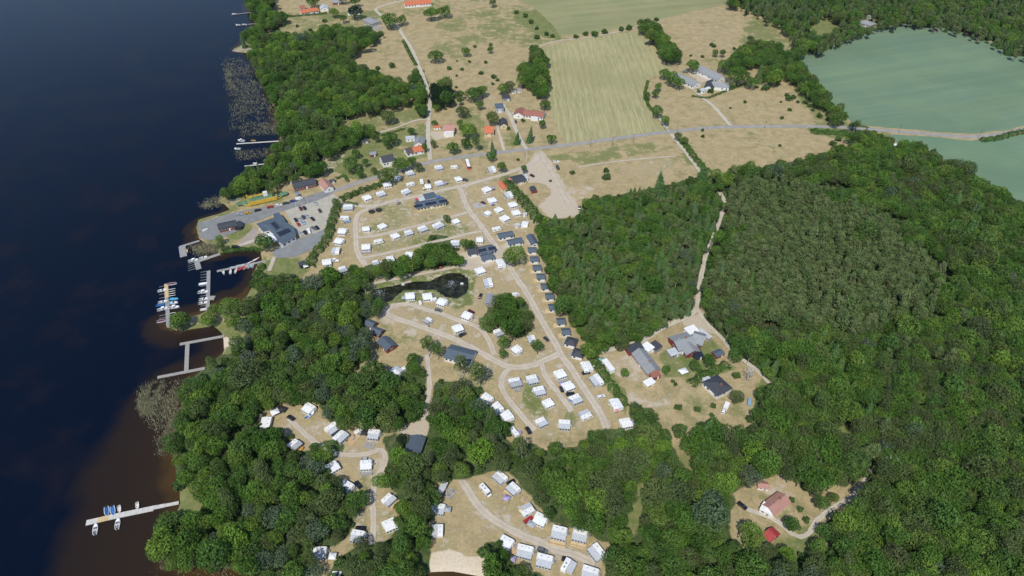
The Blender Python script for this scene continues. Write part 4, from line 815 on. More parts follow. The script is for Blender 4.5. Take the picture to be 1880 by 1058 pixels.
# tents and small shelters
for a in [('white party tent left of the black car in the lakeside clearing',504,755,25,4,3.6,2.6,AWN2),('dark tarpaulin shelter beside the white tent at the lakeside clearing',517,750,-20,4.4,3.4,1.7,BLACKT),
 ('dark arched tarpaulin beside the last caravan of the lakeside clearing',670,793,60,3.6,3.4,2.0,BLACKT),('faded red-pink tent under trees at the camp entrance',934,328,5,5,4,2.8,CLOTHP),
 ('lilac gazebo in front of the caravan with timber deck on the dry field',930,913,-25,3,2.8,2.4,CLOTHV),('lilac gazebo half under the trees at the bottom edge',940,1025,-10,3,2.6,2.4,CLOTHV),
 ('grey awning tent beside the red car on the dry field',976,961,-30,3.6,3,2.3,AWN3),('grey awning tent beside the upper white caravan of the beach field',821,934,-5,3.2,2.8,2.4,AWN3),
 ('grey gazebo at the left end of the pond bank row',742,545,0,3.2,3.2,2.4,AWN3),('small white gazebo under the trees at the bottom left of the camp',610,1020,0,3,3,2.3,AWN2),
 ('small red and white parasol tent beside the hedge row caravan',1133,752,10,1.8,1.8,2.2,CLOTHP),('small white pavilion tent in the red farmhouse garden',1255,680,20,4.6,3.6,2.6,AWN2),
 ('small blue canopy over the playground building terrace',803,360,10,4,3,2.6,CLOTHB),('white box tent at the edge of the harbour lawn',561,487,15,3,3,2.4,AWN2),
 ('white sail canopy over the restaurant terrace end',499,434,-52,12,8,4.0,AWN2),('small white garden pavilion on the top right of the dry field row',1004,1036,0,2,2,2,AWN2),
 ('red tarpaulin shelter on the tree belt path',809,490,70,1.6,1.6,1.6,CLOTHR),('teal shelter behind the white trailer by the hedge',1105,659,-40,3.2,2.6,2.2,paint('teal_cloth',(.2,.36,.36),.7))]:
    tent(*a)
# cabins: nine dark-roofed white cabins in a column, then two hipped ones
CAB = [(977,458),(981,475),(986,491),(993,507),(1001,525),(1009,543),(1015,563),(1019,566)][:7] + [(1030,589),(1039,608)]
for i, (x, y) in enumerate(CAB):
    r = house('holiday_cabin', f'slate-roofed white holiday cabin, {ORD[i]} from the top of the column beside the plantation', 'cabin', (x-7.2, y-1.2, x+7.2, y-1.8), 4.6, 2.4, .9, WWALL, ROOF_B, 2, ends=False, group='holiday cabins beside the plantation')
    o = MB().box((-3.4, -1.2, .12), (2.0, 3.4, .2)).build('deck', WOODL, r)
for i, (x, y, s) in enumerate([(1048,626,'upper'),(1061,647,'lower')]):
    r = house('holiday_cabin', f'{s} white cabin with hipped dark roof at the foot of the cabin column', 'cabin', (x-3, y-3, x+5, y-1), 5.8, 2.5, 1.2, WWALL, ROOF_D, 2, hip=True, group='hipped cabins at the road bend')
    MB().box((-4.0, 0, .12), (2.0, 4.2, .2)).build('deck', WOODG, r)
for a in [('long white chalet with grey-blue roof below the eastern caravan block',(914,431,941,426)),('white chalet with slate roof just right of the long one',(932,443,958,438)),]:
    house('chalet', a[0], 'cabin', a[1], 5.0, 2.7, 1.0, WWALL, ROOF_B, 4, ends=False)
house('chalet', 'white chalet with slate roof end-on at the plantation corner', 'cabin', (973,430,982,446), 4.6, 2.7, 1.0, WWALL, ROOF_B, 3)
house('chalet', 'cream chalet with bright orange roof below the entrance hut', 'cabin', (920,333,929,345), 4.4, 2.6, 1.1, CREAM, TILE_O, 2)
# service buildings
house('service_building', 'dark grey roofed service building at the central crossing', 'building', (858,459,878,456), 6.5, 2.8, 1.4, WWALL, ROOF_D, 3, ends=False)
house('service_building', 'blue-black roofed service building with solar panels beside the crossing', 'building', (880,456,905,451), 6.5, 3.1, 1.6, WWALL, ROOF_B, 4, solar=[(-3, 5, -1), (3.5, 5, -1)])
house('service_building', 'small white service building with slate roof by the pond path', 'building', (883,471,905,466), 5.6, 2.7, 1.2, WWALL, ROOF_B, 3)
house('playground_building', 'long cream-walled playground building with a dark panelled roof', 'building', (763,375,816,365), 7.5, 2.8, 1.2, CREAM, ROOF_B, 9, ends=False, solar=[(-9, 6, -1), (0, 8, -1), (9, 6, -1)])  # walls are plain cream render
shed('dark blue roofed annex behind the playground building',789,360,12,8,7,2.8,WWALL,ROOF_B,cat='building')
shed('pale concrete roofed store at the left end of the playground building',774,366,12,4,4,2.3,CONC,ROOF_L)
house('reception_building', 'white reception hut with black flat-pitched roof at the camp entrance', 'building', (941,329,962,324), 9, 2.9, .8, CREAM, ROOF_D, 3)
shed('small black shed with red end wall by the entrance yard',979,346,-65,6,4,2.5,RED,ROOF_D,gable=True)
shed('white shed leaning against the reception hut',965,325,-60,5,2.5,2.6,WWALL,ROOF_L)
house('red_cabin', 'uppermost small red cabin with slate roof west of the horseshoe road', 'cabin', (673,588,687,594), 4.6, 2.4, 1.2, RED, ROOF_B, 2)
house('red_cabin', 'middle red cabin with slate roof west of the horseshoe road', 'cabin', (684,602,700,608), 4.8, 2.4, 1.2, RED, ROOF_B, 2)
house('red_cabin', 'large red cabin with long slate roof, lowest of the three by the horseshoe road', 'cabin', (701,619,718,635), 6.2, 2.6, 1.5, RED, ROOF_B, 4)
house('wash_house', 'wide slate-roofed wash house behind two birches at the road bend', 'building', (822,640,868,652), 10, 3, 1.9, WWALL, ROOF_B, 6)
house('wash_house', 'dark slate-roofed hut at the wood edge beside the gravel turning place', 'building', (757,826,767,799), 7, 2.8, 1.4, WOODG, ROOF_B, 3)
house('mobile_home', 'grey roofed mobile home with terrace near the grove and the white van', 'cabin', (901,540,898,556), 5, 2.5, .7, WOODG, ROOF_G, 3)
shed('narrow red container hut with pale roof at the edge of the dry field',811,898,62,7.5,2.4,2.5,RED,ROOF_L,name='container_hut')
shed('white timber shed behind the eastern caravans',950,413,14,3,2.4,2,WWALL,ROOF_L)
shed('small white storage shed at the end of the eastern block',964,393,0,2.4,2,2,WWALL,ROOF_L)
shed('white trailer hut parked east of the green hedge',1117,670,-52,8.5,2.8,2.5,WHITE,WHITE,cat='trailer',name='trailer_hut',slope=.05)
shed('grey fishing hut on the green harbour lawn',555,484,20,4,3.4,2.4,BLACKT,ROOF_D)
def plat(label, x, y, ang, L, W, mat, name='timber_deck', cat='deck'):
    gx_, gy_ = G(x, y, .2); r = empty(name, gx_, gy_, 0.02, heading(x, y, ang)); MB().box((0, 0, .15), (L, W, .26)).build('platform', mat, r)
    b = MB(); b.box((.3, 0, .75), (1.6, .8, .06)); b.build('table_top', WOODG, r)
    for sx in (-.5, 1.1): MB().box((sx, 0, .5), (.08, .6, .46)).build('leg', WOODG, r)
    tag(r, label, cat); occ(x, y, 3)
plat('orange new-timber deck right of the wide caravan in the lakeside clearing',649,807,48,6.5,3.6,WOOD)
plat('grey timber terrace in front of the last caravan of the lakeside clearing',678,818,-14,5.5,3.4,WOODG)
plat('yellow timber deck left of a caravan at the bottom edge',946,1008,66,5.4,2.4,WOOD)
plat('brown timber deck above the red car on the dry field',963,918,-28,3.2,2.4,WOOD)
plat('grey paved terrace beside the narrow red container hut',826,906,62,5,4,STONE,name='paved_terrace',cat='terrace')
plat('grey gravel pitch left empty in the eastern caravan block',880,377,10,9,6,CONC,name='empty_pitch',cat='pitch')
# vehicles
for c in [(439,394,10,'silver','silver car at the harbour end of the roadside row'),(455,391,14,'yellow','yellow car in the row along the quay road'),(473,386,14,'black','black car right of the yellow one on the quay road'),
 (496,380,14,'red','red car in the row along the quay road'),(511,377,12,'white','white car below the yellow ferry on the quay road'),(525,373,12,'dark green','dark green car on the quay road'),(538,369,12,'blue','blue car below the climbing tower on the quay road'),
 (549,365,10,'white','white van at the right end of the quay road row','van'),(579,373,-55,'silver','silver car alone on the grass strip of the car park'),(552,383,-58,'dark red','dark red car at the upper edge of the car park'),(559,382,-58,'black','black car beside the dark red one in the car park'),
 (587,387,-58,'dark grey','dark grey car at the right side of the car park'),(543,404,-58,'black','black car at the left end of the middle car park row'),(550,402,-58,'silver','silver car second in the middle car park row'),(557,399,-58,'dark grey','dark grey car third in the middle car park row'),
 (563,397,-58,'silver','silver car fourth in the middle car park row'),(574,402,-42,'black','black car at the right end of the middle car park row'),(548,412,-55,'red','orange-red car in the front middle of the car park','hatch'),(557,409,-58,'light blue','pale blue car beside the orange-red one in the car park'),
 (554,428,-50,'silver','silver car at the lower left of the car park'),(561,427,-50,'black','black car in the lower car park row'),(567,425,-70,'white','white car in the lower car park row','van'),(576,419,-30,'grey','grey car in the lower right pair of the car park'),(582,418,-50,'black','black car in the lower right pair of the car park'),
 (433,454,0,'black','black van on the pier path beside the reed bed','van'),(637,407,6,'light blue','light blue car beside the second caravan of the hedge column'),(882,543,70,'black','dark car beside the grey mobile home'),
 (805,569,-15,'grey','grey car below the pond bank caravans'),(865,572,-25,'dark red','dark red car behind the caravan south of the pond'),(849,614,28,'black','dark car beside the terrace caravan in the horseshoe'),(1003,622,-40,'dark grey','dark grey car at the left edge of the straight gravel road','hatch'),
 (946,541,10,'white','white van on the grass beside the straight gravel road','van'),(1076,684,12,'black','black car in front of the outer row caravan'),(1031,714,-70,'black','black car left of a caravan between the gravel lanes','hatch'),(1047,723,8,'black','black car between two caravans of the lower loop'),
 (970,790,-58,'black','black car beside the lowest west row caravan'),(1103,728,18,'white','white car on the right side of the gravel lane'),(534,767,-30,'black','black car on the gravel of the lakeside clearing'),(617,795,30,'dark grey','dark grey car between caravans at the lakeside clearing'),
 (657,890,-48,'black','black car beside a caravan on the narrow track'),(662,970,0,'black','black car behind the caravan near the small beach'),(970,954,35,'red','bright red car on the dry lower field'),(996,1010,-20,'grey','grey car behind a caravan of the front row'),
 (938,885,32,'black','black car behind a caravan on the dry field','hatch'),(672,843,0,'silver','silver car behind the terrace caravan on the narrow track','hatch'),(1040,1027,-14,'black','black car behind the front row motorhome','hatch'),
 (1329,754,68,'white','white car below its trailer on the farmhouse meadow','hatch'),(1376,738,82,'light blue','light blue van at the wood edge east of the farmhouses','van'),(1363,928,-38,'black','black car on the dry yard left of the white-ended cottage'),
 (947,223,-72,'dark grey','dark grey car on the drive below the red-roofed house'),(1024,308,-55,'dark grey','dark grey car with a boat trailer by the entry yard','van'),(977,322,-25,'black','black motorbike sized car in the entry yard','hatch'),
 (617,1053,0,'white','white car under trees at the bottom edge','hatch'),(887,372,-20,'dark red','dark red car left of an eastern block caravan','hatch'),(1258,132,0,'grey','grey van in the farm yard','van'),(1064,381,80,'dark grey','dark machinery car at the far corner of the entry yard'),
 (943,209,0,'white','white car left of the red-roofed house','hatch'),(854,330,-10,'dark grey','dark grey car right of a northern caravan'),(787,333,-70,'black','black car behind a northern caravan','hatch'),(600,290,0,'grey','x')][:-1]:
    car(c[0], c[1], c[2], c[3], c[4], c[5] if len(c) > 5 else 'estate', 'van' if 'van' in c[4].split(' ')[:3] or (len(c) > 5 and c[5] == 'van' and ' van' in c[4]) else 'car')
# bus
def bus():
    x, y = 859, 299; gx_, gy_ = G(x, y, 2.8); r = empty('bus', gx_, gy_, .02, heading(x, y, -72))
    MB().box((0, 0, 1.55), (11.5, 2.5, 2.4)).build('body', CLOTHR, r); MB().box((0, 0, 2.85), (11.3, 2.4, .2)).build('roof', WHITE, r)
    for s in (-1, 1): MB().box((0, s * 1.26, 2.0), (10, .04, .8)).build('window', GLASS, r)
    for e in (-1, 1): MB().box((e * 5.76, 0, 1.9), (.04, 2.1, 1.1)).build('windscreen', GLASS, r)
    for xx in (-3.6, 3.6):
        for s in (-1, 1): MB().tube((xx, s * 1.0, .5), (xx, s * 1.26, .5), .5, .5, 12).build('wheel', RUB, r)
    tag(r, 'red bus with a white roof parked on the grass by the public road', 'bus'); occ(x, y, 8)
bus()
# trampolines, playground, ferry, poles
for s, x, y in (('left', 682, 387), ('right', 695, 384)):
    gx_, gy_ = G(x, y, 1.5); r = empty('trampoline', gx_, gy_)
    MB().tube((0, 0, .85), (0, 0, .92), 2.1, 2.1, 24).build('mat', BLACKT, r)
    m = MB()
    for i in range(24):
        a = math.tau * i / 24; b_ = math.tau * (i + 1) / 24; m.tube((2.15 * math.cos(a), 2.15 * math.sin(a), .9), (2.15 * math.cos(b_), 2.15 * math.sin(b_), .9), .09, .09, 4)
    m.build('frame_ring', paint('trampoline_pad', (.05, .06, .07), .6), r)
    for i in range(6):
        a = math.tau * i / 6; MB().tube((2.15 * math.cos(a), 2.15 * math.sin(a), 0), (2.2 * math.cos(a), 2.2 * math.sin(a), 2.6), .04, .04, 5).build('net_pole', BLACKT, r)
    m = MB()
    for i in range(24):
        a = math.tau * i / 24; b_ = math.tau * (i + 1) / 24
        for z in (1.2, 1.6, 2.0, 2.4): m.tube((2.2 * math.cos(a), 2.2 * math.sin(a), z), (2.2 * math.cos(b_), 2.2 * math.sin(b_), z), .018, .018, 3)
    m.build('safety_net', BLACKT, r)
    tag(r, f'{s} of the two dark round trampolines on the grass inside the loop road', 'trampoline', 'trampolines'); occ(x, y, 4)
def play(name, label, x, y, col, h=3.2):
    gx_, gy_ = G(x, y, 1.5); r = empty(name, gx_, gy_, 0, .3)
    for a in ((-1, -1), (1, -1), (1, 1), (-1, 1)): MB().box((a[0] * .8, a[1] * .8, h / 2), (.12, .12, h)).build('post', col, r)
    MB().box((0, 0, 1.4), (1.8, 1.8, .1)).build('platform', WOODG, r)
    MB().add([(-1.1, -1.1, h), (1.1, -1.1, h), (1.1, 1.1, h), (-1.1, 1.1, h), (0, 0, h + 1)], [(0, 1, 4), (1, 2, 4), (2, 3, 4), (3, 0, 4), (3, 2, 1, 0)]).build('roof', col, r)
    MB().add([(.8, -.35, 1.4), (.8, .35, 1.4), (3.3, .35, .15), (3.3, -.35, .15), (.8, -.35, 1.3), (.8, .35, 1.3), (3.3, .35, .05), (3.3, -.35, .05)], [(0, 1, 2, 3)[::-1], (4, 5, 6, 7), (0, 4, 7, 3), (1, 2, 6, 5), (0, 1, 5, 4), (3, 7, 6, 2)]).build('slide', STEEL, r)
    tag(r, label, 'play tower')
play('climbing_tower', 'bright blue climbing tower in front of the dark-roofed red hall', 546, 358, CLOTHB, 3.6)
play('play_tower', 'brown wooden play tower in the sand of the playground', 730, 373, WOODG)
play('play_tower', 'red play tower beside the playground building', 765, 368, CLOTHR, 2.6)
def ferry():
    a = G(446, 373, 1.5); b_ = G(516, 357, 1.5); L = math.dist(a, b_); rz = math.atan2(b_[1] - a[1], b_[0] - a[0]); r = empty('car_ferry', (a[0] + b_[0]) / 2, (a[1] + b_[1]) / 2, .5, rz)
    h = L / 2; W = 9.0
    out = [(-h, -2.6), (-h * .72, -W / 2), (h * .72, -W / 2), (h, -2.6), (h, 2.6), (h * .72, W / 2), (-h * .72, W / 2), (-h, 2.6)]
    MB().prism([(x * .93, y * .8) for x, y in out], -.5, .2).prism(out, .2, 1.0).build('hull', YEL, r)
    MB().prism([(x * .985, y * .95) for x, y in out], 1.003, 1.02).build('car_deck', GRDECK, r)
    for s in (-1, 1):
        MB().box((0, s * (W / 2 - .35), 1.9), (L * .72, .7, 1.8)).build('bulwark', YEL, r)
        MB().box((0, s * (W / 2 - 1.5), 1.5), (L * .5, 1.0, .95)).build('side_bench', GRDECK, r)
    for e in (-1, 1):
        MB().add([(e * h, -2.4, .95), (e * h, 2.4, .95), (e * (h + 4.5), 2.0, 1.5), (e * (h + 4.5), -2.0, 1.5), (e * h, -2.4, .75), (e * h, 2.4, .75), (e * (h + 4.5), 2.0, 1.3), (e * (h + 4.5), -2.0, 1.3)],
                 [f[::e] for f in ((0, 3, 2, 1)[::-1], (4, 5, 6, 7)[::-1], (0, 1, 5, 4), (1, 2, 6, 5), (2, 3, 7, 6), (3, 0, 4, 7))]).build('ramp', GRDECK, r)
        for s in (-1, 1): MB().box((e * h * .72, s * (W / 2 - .5), 2.6), (.9, .9, 3.4)).build('ramp_tower', YEL, r)
    MB().box((3, 3.2, 2.6), (3, 2.2, 3)).build('wheelhouse', WHITE, r)
    for x in (-h * .5, 0, h * .5): MB().box((x, 0, -.7), (1.2, 6, .5)).build('keel_block', WOODG, r)
    tag(r, 'long yellow cable ferry with green deck hauled ashore beside the quay road', 'ferry'); occ(450, 371, 8); occ(483, 366, 10); occ(515, 358, 8)
ferry()
def pole(name, label, cat, x, y, h, col, flag=None):
    gx_, gy_ = G(x, y); r = empty(name, gx_, gy_); MB().tube((0, 0, 0), (0, 0, h), .11, .06, 6).build('pole', col, r)
    if name == 'utility_pole': MB().box((0, 0, h - .5), (1.8, .12, .12)).build('cross_arm', col, r); MB().box((.4, 0, h - .9), (.3, .3, .5)).build('insulator', STEEL, r)
    else: MB().tube((0, 0, h), (0, 0, h + .15), .12, .02, 6).build('finial', YEL, r)
    if flag: MB().box((.9, 0, h - .7), (1.7, .03, 1.0)).build('pennant', flag, r)
    tag(r, label, cat)
for i, (x, y) in enumerate([(1084,270),(1124,268),(1162,261),(1242,246),(1403,237),(1650,244),(1796,254)]):
    pole('utility_pole', f'dark wooden power pole on the public road verge, {ORD[i]} from the left', 'power pole', x, y, 7.5, BARKM)
pole('flagpole', 'white flagpole on the grass at the camp entrance', 'flagpole', 967, 296, 9, GRP)
pole('flagpole', 'white flagpole in front of the long red-roofed house', 'flagpole', 981, 229, 9, GRP)
pole('flagpole', 'white flagpole in the meadow near the grey patio house', 'flagpole', 651, 48, 9, GRP)
pole('flagpole', 'white mast at the edge of the shore wood above the red hall', 'flagpole', 546, 330, 9, GRP)
pole('flagpole', 'white flagpole beside the harbour restaurant car park', 'flagpole', 566, 376, 7, GRP)
pole('flagpole', 'white flagpole on the upper quay road verge', 'flagpole', 545, 385, 7, GRP)
# pond fountains and floating huts
for s, x, y, rr in (('large round part of the pond', 829, 522, 1.0), ('narrow west end of the pond', 697, 538, .8)):
    gx_, gy_ = G(x, y); r = empty('fountain', gx_, gy_, -.3); m = MB()
    MB().tube((0, 0, 0), (0, 0, .25), .5, .3, 10).build('nozzle', STEEL, r)
    for k in range(70):
        a = random.random() * math.tau; t = random.random(); q = t * 2.6 * rr; z = max(.05, 2.6 * rr * (1 - (2 * t - .9) ** 2) * random.uniform(.5, 1)); m.box((q * math.cos(a), q * math.sin(a), z), (.13, .13, .2), a)
    m.build('spray', FOAM, r)
    m = MB()
    for k in range(26):
        a = random.random() * math.tau; q = 1.2 + 3.2 * random.random() * rr; m.box((q * math.cos(a), q * math.sin(a), .03), (.35, .18, .03), a)
    m.build('splash_ring', FOAM, r)
    tag(r, f'white water fountain in the {s}', 'fountain')
for s, x, y in (('right side of the round pond', 848, 520), ('north bank of the narrow pond arm', 740, 521)):
    gx_, gy_ = G(x, y, .5); r = empty('duck_house', gx_, gy_, -.33); MB().box((0, 0, .12), (2.2, 1.8, .2)).build('raft', WOODG, r)
    gable_body(1.4, 1.1, .8, .4, .2).build('wall', WWALL, r); gable_roof(1.4, 1.1, .8, .4, .2, .06).build('roof', ROOF_L, r); tag(r, f'small white duck house floating at the {s}', 'duck house')
# ================================================================== HOUSES, HARBOUR
H = house
# harbour
def restaurant():
    z = 4.6; P = [G(472,412,4), G(508,391,4), (0,0), (0,0)]
    r = empty('restaurant', *G(508, 420, 4.4), 0, heading(508, 420, -50, 4.4)); A = (r.location.x, r.location.y); c, s = math.cos(-r.rotation_euler.z), math.sin(-r.rotation_euler.z)
    def loc(px, py, h=4.2):
        x, y = G(px, py, h); x -= A[0]; y -= A[1]; return (x * c - y * s, x * s + y * c)
    out = [loc(*q) for q in ((472, 411), (504, 400), (503, 393), (511, 391), (520, 402), (522, 408), (530, 412), (538, 418), (542, 432), (517, 447), (512, 442), (497, 421), (484, 424))]
    MB().prism(out, 0, 3.9).build('wall', WWALL, r)
    b = MB(); big_ = grow(out, .6); b.prism(big_, 3.903, 4.25, 0); rf = b.build('roof', ROOF_B, r)
    a0, a1 = loc(492, 402), loc(528, 439)
    def slab(q, z0, z1, nm, mat): MB().prism([loc(*p) for p in q], z0, z1, 0).build(nm, mat, rf)
    # raised ridge field and solar arrays
    MB().prism([loc(*p) for p in ((480, 411), (502, 403), (533, 428), (514, 441))], 4.253, 4.9, inset=.35).build('raised_roof', ROOF_B, rf)
    for q in (((497, 412), (504, 409), (515, 420), (508, 424)), ((508, 429), (530, 421), (534, 426), (514, 436))): MB().prism([loc(*p) for p in q], 4.95, 5.05).build('solar_panel', SOLAR, rf)
    n = len(out)
    for i in range(n):
        a, b_ = out[i], out[(i + 1) % n]; L = math.dist(a, b_)
        for k in range(int(L / 3.2)):
            t = (k + .5) / int(L / 3.2); ang = math.atan2(b_[1] - a[1], b_[0] - a[0])
            f = MB().box((0, 0, 0), (1.9, .12, 1.6)).build('window', GRP, r); f.location = (a[0] + (b_[0] - a[0]) * t, a[1] + (b_[1] - a[1]) * t, 2.0); f.rotation_euler = (0, 0, ang)
            MB().box((0, 0, 0), (1.6, .16, 1.3)).build('pane', GLASS, f)
    tag(r, 'large harbour restaurant with a slate blue metal roof and solar panels', 'building')
    for q in ((485, 412), (500, 405), (500, 420), (515, 410), (515, 430), (530, 425)): occ(*q, 9)
restaurant()
H('boat_hall', 'low red harbour building with black panelled roof on the quay', 'building', (400,414,432,407), 6.5, 3.2, .9, RED, ROOF_D, 6, frame=GRP)
shed('dark gabled annex at the right end of the red quay building',437,411,75,6,4.4,3.4,BLACKT,ROOF_D,gable=True)
H('rowing_hall', 'long red hall with a black sheet roof below the shore wood', 'building', (537,337,577,328), 8, 3.2, 1.6, RED, ROOF_D, 8)
H('house', 'small white house with an old red tiled roof beside the public road', 'house', (592,329,603,342), 6.5, 3, 2, WWALL, TILE_P, 3)
shed('dark garden shed behind the small white roadside house',609,330,10,4,3,2.4,WOODG,ROOF_D,gable=True)
# villas north of the road
H('house', 'white house with a black roof among the gardens above the road', 'house', (699,288,720,283), 9, 4.8, 2.6, WWALL, ROOF_D, 4, 1, rows=1)
shed('dark red garage with grey roof beside the black-roofed white house',684,280,10,5,5,2.6,RED,ROOF_G,gable=True,cat='garage')
shed('small dark roofed shed at the edge of the shore wood',670,258,12,5,3,2.4,WOODG,ROOF_D)
H('house', 'white house part with dark brown roof left of its orange half', 'house', (744,274,756,271), 8, 3.2, 2, WWALL, paint('brown_tiles', (.10,.075,.07), .8), 3)
H('house', 'white house part with bright orange tiles beside the lane', 'house', (757,271,775,267), 8, 3.2, 2.2, WWALL, TILE_O, 3, 1)
H('house', 'white gabled house with a dark grey roof beside the lane', 'house', (771,249,768,261), 7.5, 3.4, 2.4, WWALL, ROOF_G, 3)
shed('white flat roofed garage left of the grey-roofed lane house',753,253,4,7,4.5,2.5,WWALL,ROOF_L,cat='garage')
H('house', 'white two-storey house with faded red roof east of the lane', 'house', (814,230,833,229), 9, 4.6, 2.8, WWALL, TILE_P, 3, 1, porch=(0, 7, 2.6, WWALL, WHITE))
shed('small white outbuilding with orange roof beside the lane',802,231,5,5.5,4,2.6,WWALL,TILE_O,gable=True)
H('house', 'cream house with bright orange roof and white dormer', 'house', (889,233,905,232), 9, 3.6, 3, CREAM, TILE_O, 3, 1, porch=(0, 3, 1.6, CREAM, TILE_O))
H('house', 'cream gabled cottage with dark roof beside the drive', 'house', (923,216,925,227), 6, 2.8, 2, CREAM, ROOF_D, 2)
H('house', 'grey-blue house with pale roof and dark balcony front', 'house', (909,192,923,191), 8.5, 4.8, 1.4, ROOF_L, ROOF_B, 3)
shed('black roofed carport behind the grey-blue house',929,178,4,7,7,2.8,WOODG,ROOF_D,cat='carport')
H('house', 'long white house with a weathered red tiled roof', 'house', (962,202,999,206), 10, 3.2, 2.2, WWALL, TILE_R, 7, 1, porch=(2, 6, 2.4, WWALL, WHITE))
H('house_wing', 'white gabled wing with red tiles at the left end of the long house', 'house', (957,197,952,207), 9, 3.2, 2.4, WWALL, TILE_R, 3)
shed('left grey playhouse behind the long red-roofed house',943,166,5,3.6,3.6,2.6,WWALL,ROOF_G,gable=True)
shed('right grey playhouse behind the long red-roofed house',954,164,5,3.6,3.6,2.6,WWALL,ROOF_G,gable=True)
# top edge
H('house', 'long white house with orange roof at the top of the shore meadow', 'house', (551,19,582,14), 9, 3, 2, WWALL, TILE_O, 6, 1)
H('house_wing', 'brown-roofed wing at the left of the orange-roofed shore house', 'house', (550,11,559,10), 8, 3, 2, WWALL, TILE_R, 2)
H('house', 'white gabled boathouse right of the orange-roofed shore house', 'house', (593,7,595,13), 9, 3, 2, WWALL, ROOF_L, 2)
H('house', 'white house mostly hidden by a dark round tree at the top', 'house', (637,18,659,16), 8, 3.4, 2, WWALL, ROOF_G, 3)
H('house', 'big grey-roofed house with a stone patio below the lane bend', 'house', (676,31,687,36), 12, 3.6, 2.6, WOODG, ROOF_G, 4, 1, hip=True)
plat('pale stone patio in front of the grey-roofed house',684,50,-12,22,11,STONE,name='stone_patio',cat='patio')
H('house', 'long white farmhouse with orange roof at the top edge', 'house', (742,3,790,-1), 11, 3.2, 2.6, WWALL, TILE_O, 9, 1)
H('barn', 'dark roofed barn at the very top edge of the shore', 'barn', (610,-1,626,-2), 9, 3, 2.4, RED, ROOF_G, 4)
# farm
H('barn', 'left white farm barn with long grey roof on the yard', 'barn', (1241,132,1281,150), 10, 3.2, 3, WWALL, ROOF_G, 7)
H('barn', 'right white farm barn with long grey roof above the yard', 'barn', (1284,119,1326,139), 10.5, 3.4, 3.4, WWALL, ROOF_G, 7)
H('farmhouse', 'white farmhouse with grey hipped roof and gables below the barns', 'farmhouse', (1305,149,1334,152), 10, 3.4, 2.6, WWALL, ROOF_G, 5, 1, hip=True)
H('farmhouse_wing', 'dark grey roofed wing at the left of the hipped farmhouse', 'farmhouse', (1307,146,1302,158), 8, 3.2, 2.4, WWALL, ROOF_D, 3)
shed('pale garage at the drive end of the farm',1291,165,20,6,4,2.6,WWALL,ROOF_L,cat='garage')
H('house', 'grey roofed house between the far forest and the green field', 'house', (1585,36,1600,40), 11, 3.2, 2.4, WOODG, ROOF_G, 4, hip=True)
shed('small dark shed behind the grey house at the far forest edge',1598,30,-10,6,4,2.6,WOODG,ROOF_G)
tent('white rubble-coloured tent at the tip of the forest by the lower field',1646,265,10,5,3.5,1.6,AWN2)
# red farmhouses east of the camp
H('farmhouse', 'long grey roofed farmhouse with a small red annex east of the camp', 'farmhouse', (1173,640,1202,677), 7.6, 2.6, 2.3, paint('pinkish_render', (.42,.33,.29), .8), ROOF_G, 7, 1)
shed('black flat-roofed red garage at the north end of the long farmhouse',1165,638,16,9,5,2.8,RED,ROOF_D,cat='garage')
shed('white roofed carport right of the long farmhouse',1189,637,-38,5.6,4.8,2.5,WWALL,WHITE,cat='carport')
shed('dark grey shed right of the white roofed carport',1203,635,-38,5.5,5.5,2.6,WOODG,ROOF_D)
shed('red lean-to at the south gable of the long farmhouse',1203,688,20,5,3,2.3,RED,TILE_R)
shed('pale pink greenhouse in the farmhouse garden',1192,702,28,5.5,3.6,2.2,CREAM,AWN2,cat='greenhouse',name='greenhouse')
H('farmhouse', 'wide red farmhouse with grey roof and extensions', 'farmhouse', (1238,627,1270,618), 11, 3.2, 2.0, RED, ROOF_G, 5, 2)
H('farmhouse_wing', 'grey roofed south wing of the wide red farmhouse', 'farmhouse', (1262,628,1274,644), 8, 3, 1.8, RED, ROOF_G, 3)
H('farmhouse_wing', 'red gabled barn end right of the wide red farmhouse', 'barn', (1274,612,1294,618), 9, 3.4, 2.4, RED, ROOF_G, 3)
shed('grey veranda on the west side of the wide red farmhouse',1237,646,18,6,4.6,2.5,STONE,ROOF_L,cat='veranda')
shed('glass conservatory with dark panes beside the wide red farmhouse',1281,650,14,5,4.4,2.6,GLASS,SOLAR,cat='conservatory',name='conservatory')
shed('glazed black extension in front of the wide red farmhouse',1250,640,18,5,3.4,2.8,GRP,ROOF_D,cat='extension',name='extension')
shed('white sheet-roofed garage behind the wide red farmhouse',1270,606,20,6.5,5.4,2.6,WWALL,WHITE,cat='garage')
shed('pale strip roof lean-to at the right of the red gabled barn',1294,613,-38,8,2.6,2.6,CONC,ROOF_L)
shed('small red shed with slate roof east of the farmhouses',1319,647,24,5.4,4.2,2.3,RED,ROOF_B,gable=True)
H('house', 'white-edged red house with a black hipped roof on the dry meadow', 'house', (1312,697,1325,709), 10, 3, 1.8, WWALL, ROOF_D, 4, 1, hip=True)
shed('pale roofed terrace at the left side of the black hipped house',1301,701,-52,6,3.6,2.6,GRP,AWN,cat='terrace',name='covered_terrace')
shed('white box trailer hitched to the white car on the meadow',1334,744,68,4.2,2.0,1.9,WHITE,WHITE,cat='trailer',name='box_trailer',slope=.03)
